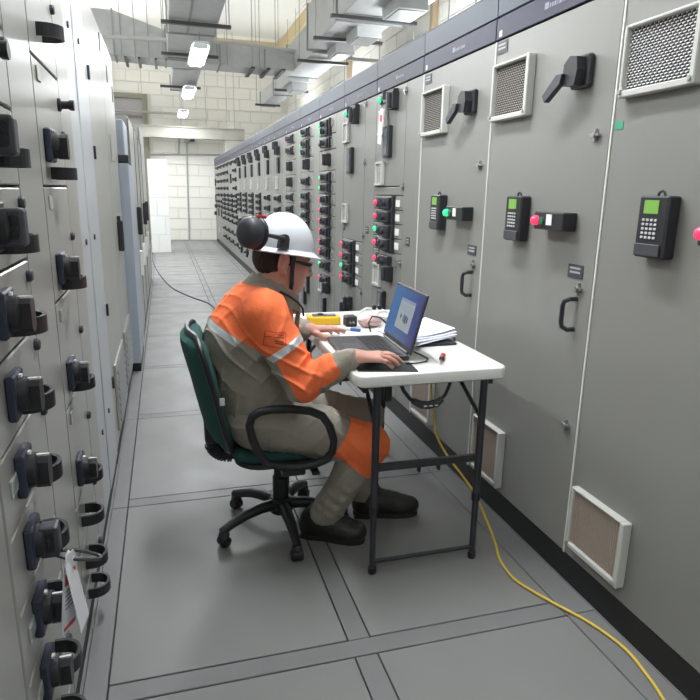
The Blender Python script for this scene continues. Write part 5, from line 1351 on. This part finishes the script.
for k, (ra, dz) in enumerate(((0.0, .042), (.012, .033), (.026, .027), (.030, .026), (.028, .022), (.010, .028), (-.004, .034))):
    for j in range(n):
        a = 2*math.pi*j/n; ca, sa = math.cos(a), math.sin(a); ext = (1 + (.30 if ca > 0 else .02)*ca*ca)
        vs.append(HMX @ Vector((-.004 + (.124 + ra*ext*.85)*ca, (.106 + ra*.9)*sa, dz - (.006*ca if ca > 0 else 0)*(ra/.03))))
bri.add(vs, [(i*n+j, i*n+(j+1) % n, (i+1)*n+(j+1) % n, (i+1)*n+j) for i in range(6) for j in range(n)])
part('brim', bri, HELM, helmet, True)
part('front_badge', MB().box(.114, .122, -.012, .012, .050, .078, .002).xf(HMX), mat('badge_yellow', (.65, .45, .08), .4), helmet)
MUFF = mat('muff_charcoal', (.045, .045, .055), .5, bump=.05, bscale=200)
for s_, lb in ((-1, 'charcoal ear muff turned up at the back'), (1, 'far side charcoal ear muff')):
    MC = HMX @ Matrix.Translation((-.190, -.100, .084) if s_ < 0 else (-.035, .124, .075)) @ Matrix.Rotation(s_*1.15, 4, 'Z')
    prof_m = [(.006, -.034), (.030, -.034), (.044, -.028), (.0535, -.014), (.056, 0), (.056, .014), (.052, .026), (.044, .030), (.010, .030)]
    if s_ > 0: prof_m = [(r_, -h_) for r_, h_ in prof_m][::-1]
    mu = MB()
    k = len(prof_m); vv = []
    for r_, h_ in prof_m:
        for j in range(28):
            a = 2*math.pi*j/28; vv.append(MC @ Vector((r_*.92*math.cos(a), h_, r_*1.02*math.sin(a))))
    mu.add(vv, [(i*28+j, (i+1)*28+j, (i+1)*28+(j+1) % 28, i*28+(j+1) % 28) for i in range(k-1) for j in range(28)] + [tuple(range(28)), tuple((k-1)*28+j for j in range(28))[::-1]])
    muff = part('ear_muff', mu, MUFF, helmet, True); muff['label'] = lb
    part('cushion', MB().tube([MC @ Vector((.044*math.cos(a), -s_*.034, .049*math.sin(a))) for a in [i*math.pi/12 for i in range(24)]], .012, 10, closed=True), BLACK, muff, True)
    part('muff_arm', MB().tube([HMX @ Vector(q) for q in (((-.160, -.106, .086), (-.12, -.116, .084), (-.09, -.116, .082), (-.058, -.110, .078)) if s_ < 0 else ((-.03, .128, .078), (-.04, .124, .078), (-.05, .116, .078), (-.056, .110, .078)))], [.006, .008, .009, .010], 10), BLACK2, muff, True)
    part('slot_mount', MB().prism([(-.076, .042), (-.036, .042), (-.036, .080), (-.042, .092), (-.054, .096), (-.066, .092), (-.074, .080)], 1, min(s_*.092, s_*.113), max(s_*.092, s_*.113)).xf(HMX), BLACK2, muff)
part('back_wire', MB().tube([HMX @ Vector(q) for q in ((-.185, -.10, .137), (-.19, -.06, .143), (-.17, 0, .142), (-.16, .05, .140), (-.14, .10, .128))], .003, 6), METAL, helmet, True)
part('red_clip', MB().box(-.165, -.13, -.10, -.075, .140, .152, .003).xf(HMX), mat('clip_red', (.5, .03, .04), .4), helmet)
part('headband', ring_strip((0, 0, 0), 0, .104, .086, [(0, .012), (.005, .012), (.005, -.006), (0, -.006)]).xf(HMX @ Matrix.Translation((-.006, 0, .026))), BLACK, helmet, True)
sp_ = [HMX @ Vector(q) for q in ((-.004, -.103, .034), (-.002, -.094, .0), (.004, -.084, -.04), (.014, -.073, -.085), (.026, -.046, -.128), (.034, 0, -.140), (.026, .046, -.128), (.014, .073, -.085), (.004, .084, -.04), (-.002, .094, 0), (-.004, .103, .034))]
st_ = MB(); vs = []
for i, p in enumerate(sp_):
    ax = Vector(hf)*.0085
    out = (p - Vector(hp(.035, 0, -.04))); out = (out - Vector(hf)*out.dot(Vector(hf))).normalized()*.002
    vs += [p-ax, p+ax, p+ax+out, p-ax+out]
st_.add(vs, [(4*i+j, 4*i+(j+1) % 4, 4*i+4+(j+1) % 4, 4*i+4+j) for i in range(len(sp_)-1) for j in range(4)])
part('chin_strap', st_, BLACK, helmet)
GLS = mat('clear_lens', (.75, .82, .82), .08, alpha=.38)
gl = part('safety_glasses', MB().tube([HMX @ Vector(q) for q in ((.110, -.058, .000), (.122, -.03, .003), (.127, 0, .0), (.122, .03, .003), (.110, .058, .000))], .0022, 8), mat('glasses_grey_rim', (.45, .48, .48), .3), man, True)
for s_ in (-1, 1):
    part('temple', MB().tube([HMX @ Vector(q) for q in ((.092, s_*.069, -.007), (.080, s_*.073, -.008), (.06, s_*.078, -.006), (.01, s_*.084, .0), (-.02, s_*.086, .004))], [.005, .009, .0065, .004, .003], 8), BLACK, gl, True)
    lz = []
    for i in range(7):
        f_ = i/6; x = .126 - .002 - .014*f_*f_ - .002; y = s_*(.004+.052*f_)
        lz += [HMX @ Vector((x, y, .001)), HMX @ Vector((x-.004, y, -.026 - .012*math.sin(math.pi*min(1, f_*.8+.15)))), ]
    part('lens', MB().add(lz, [(2*i, 2*i+1, 2*i+3, 2*i+2) for i in range(6)]), GLS, gl, True)
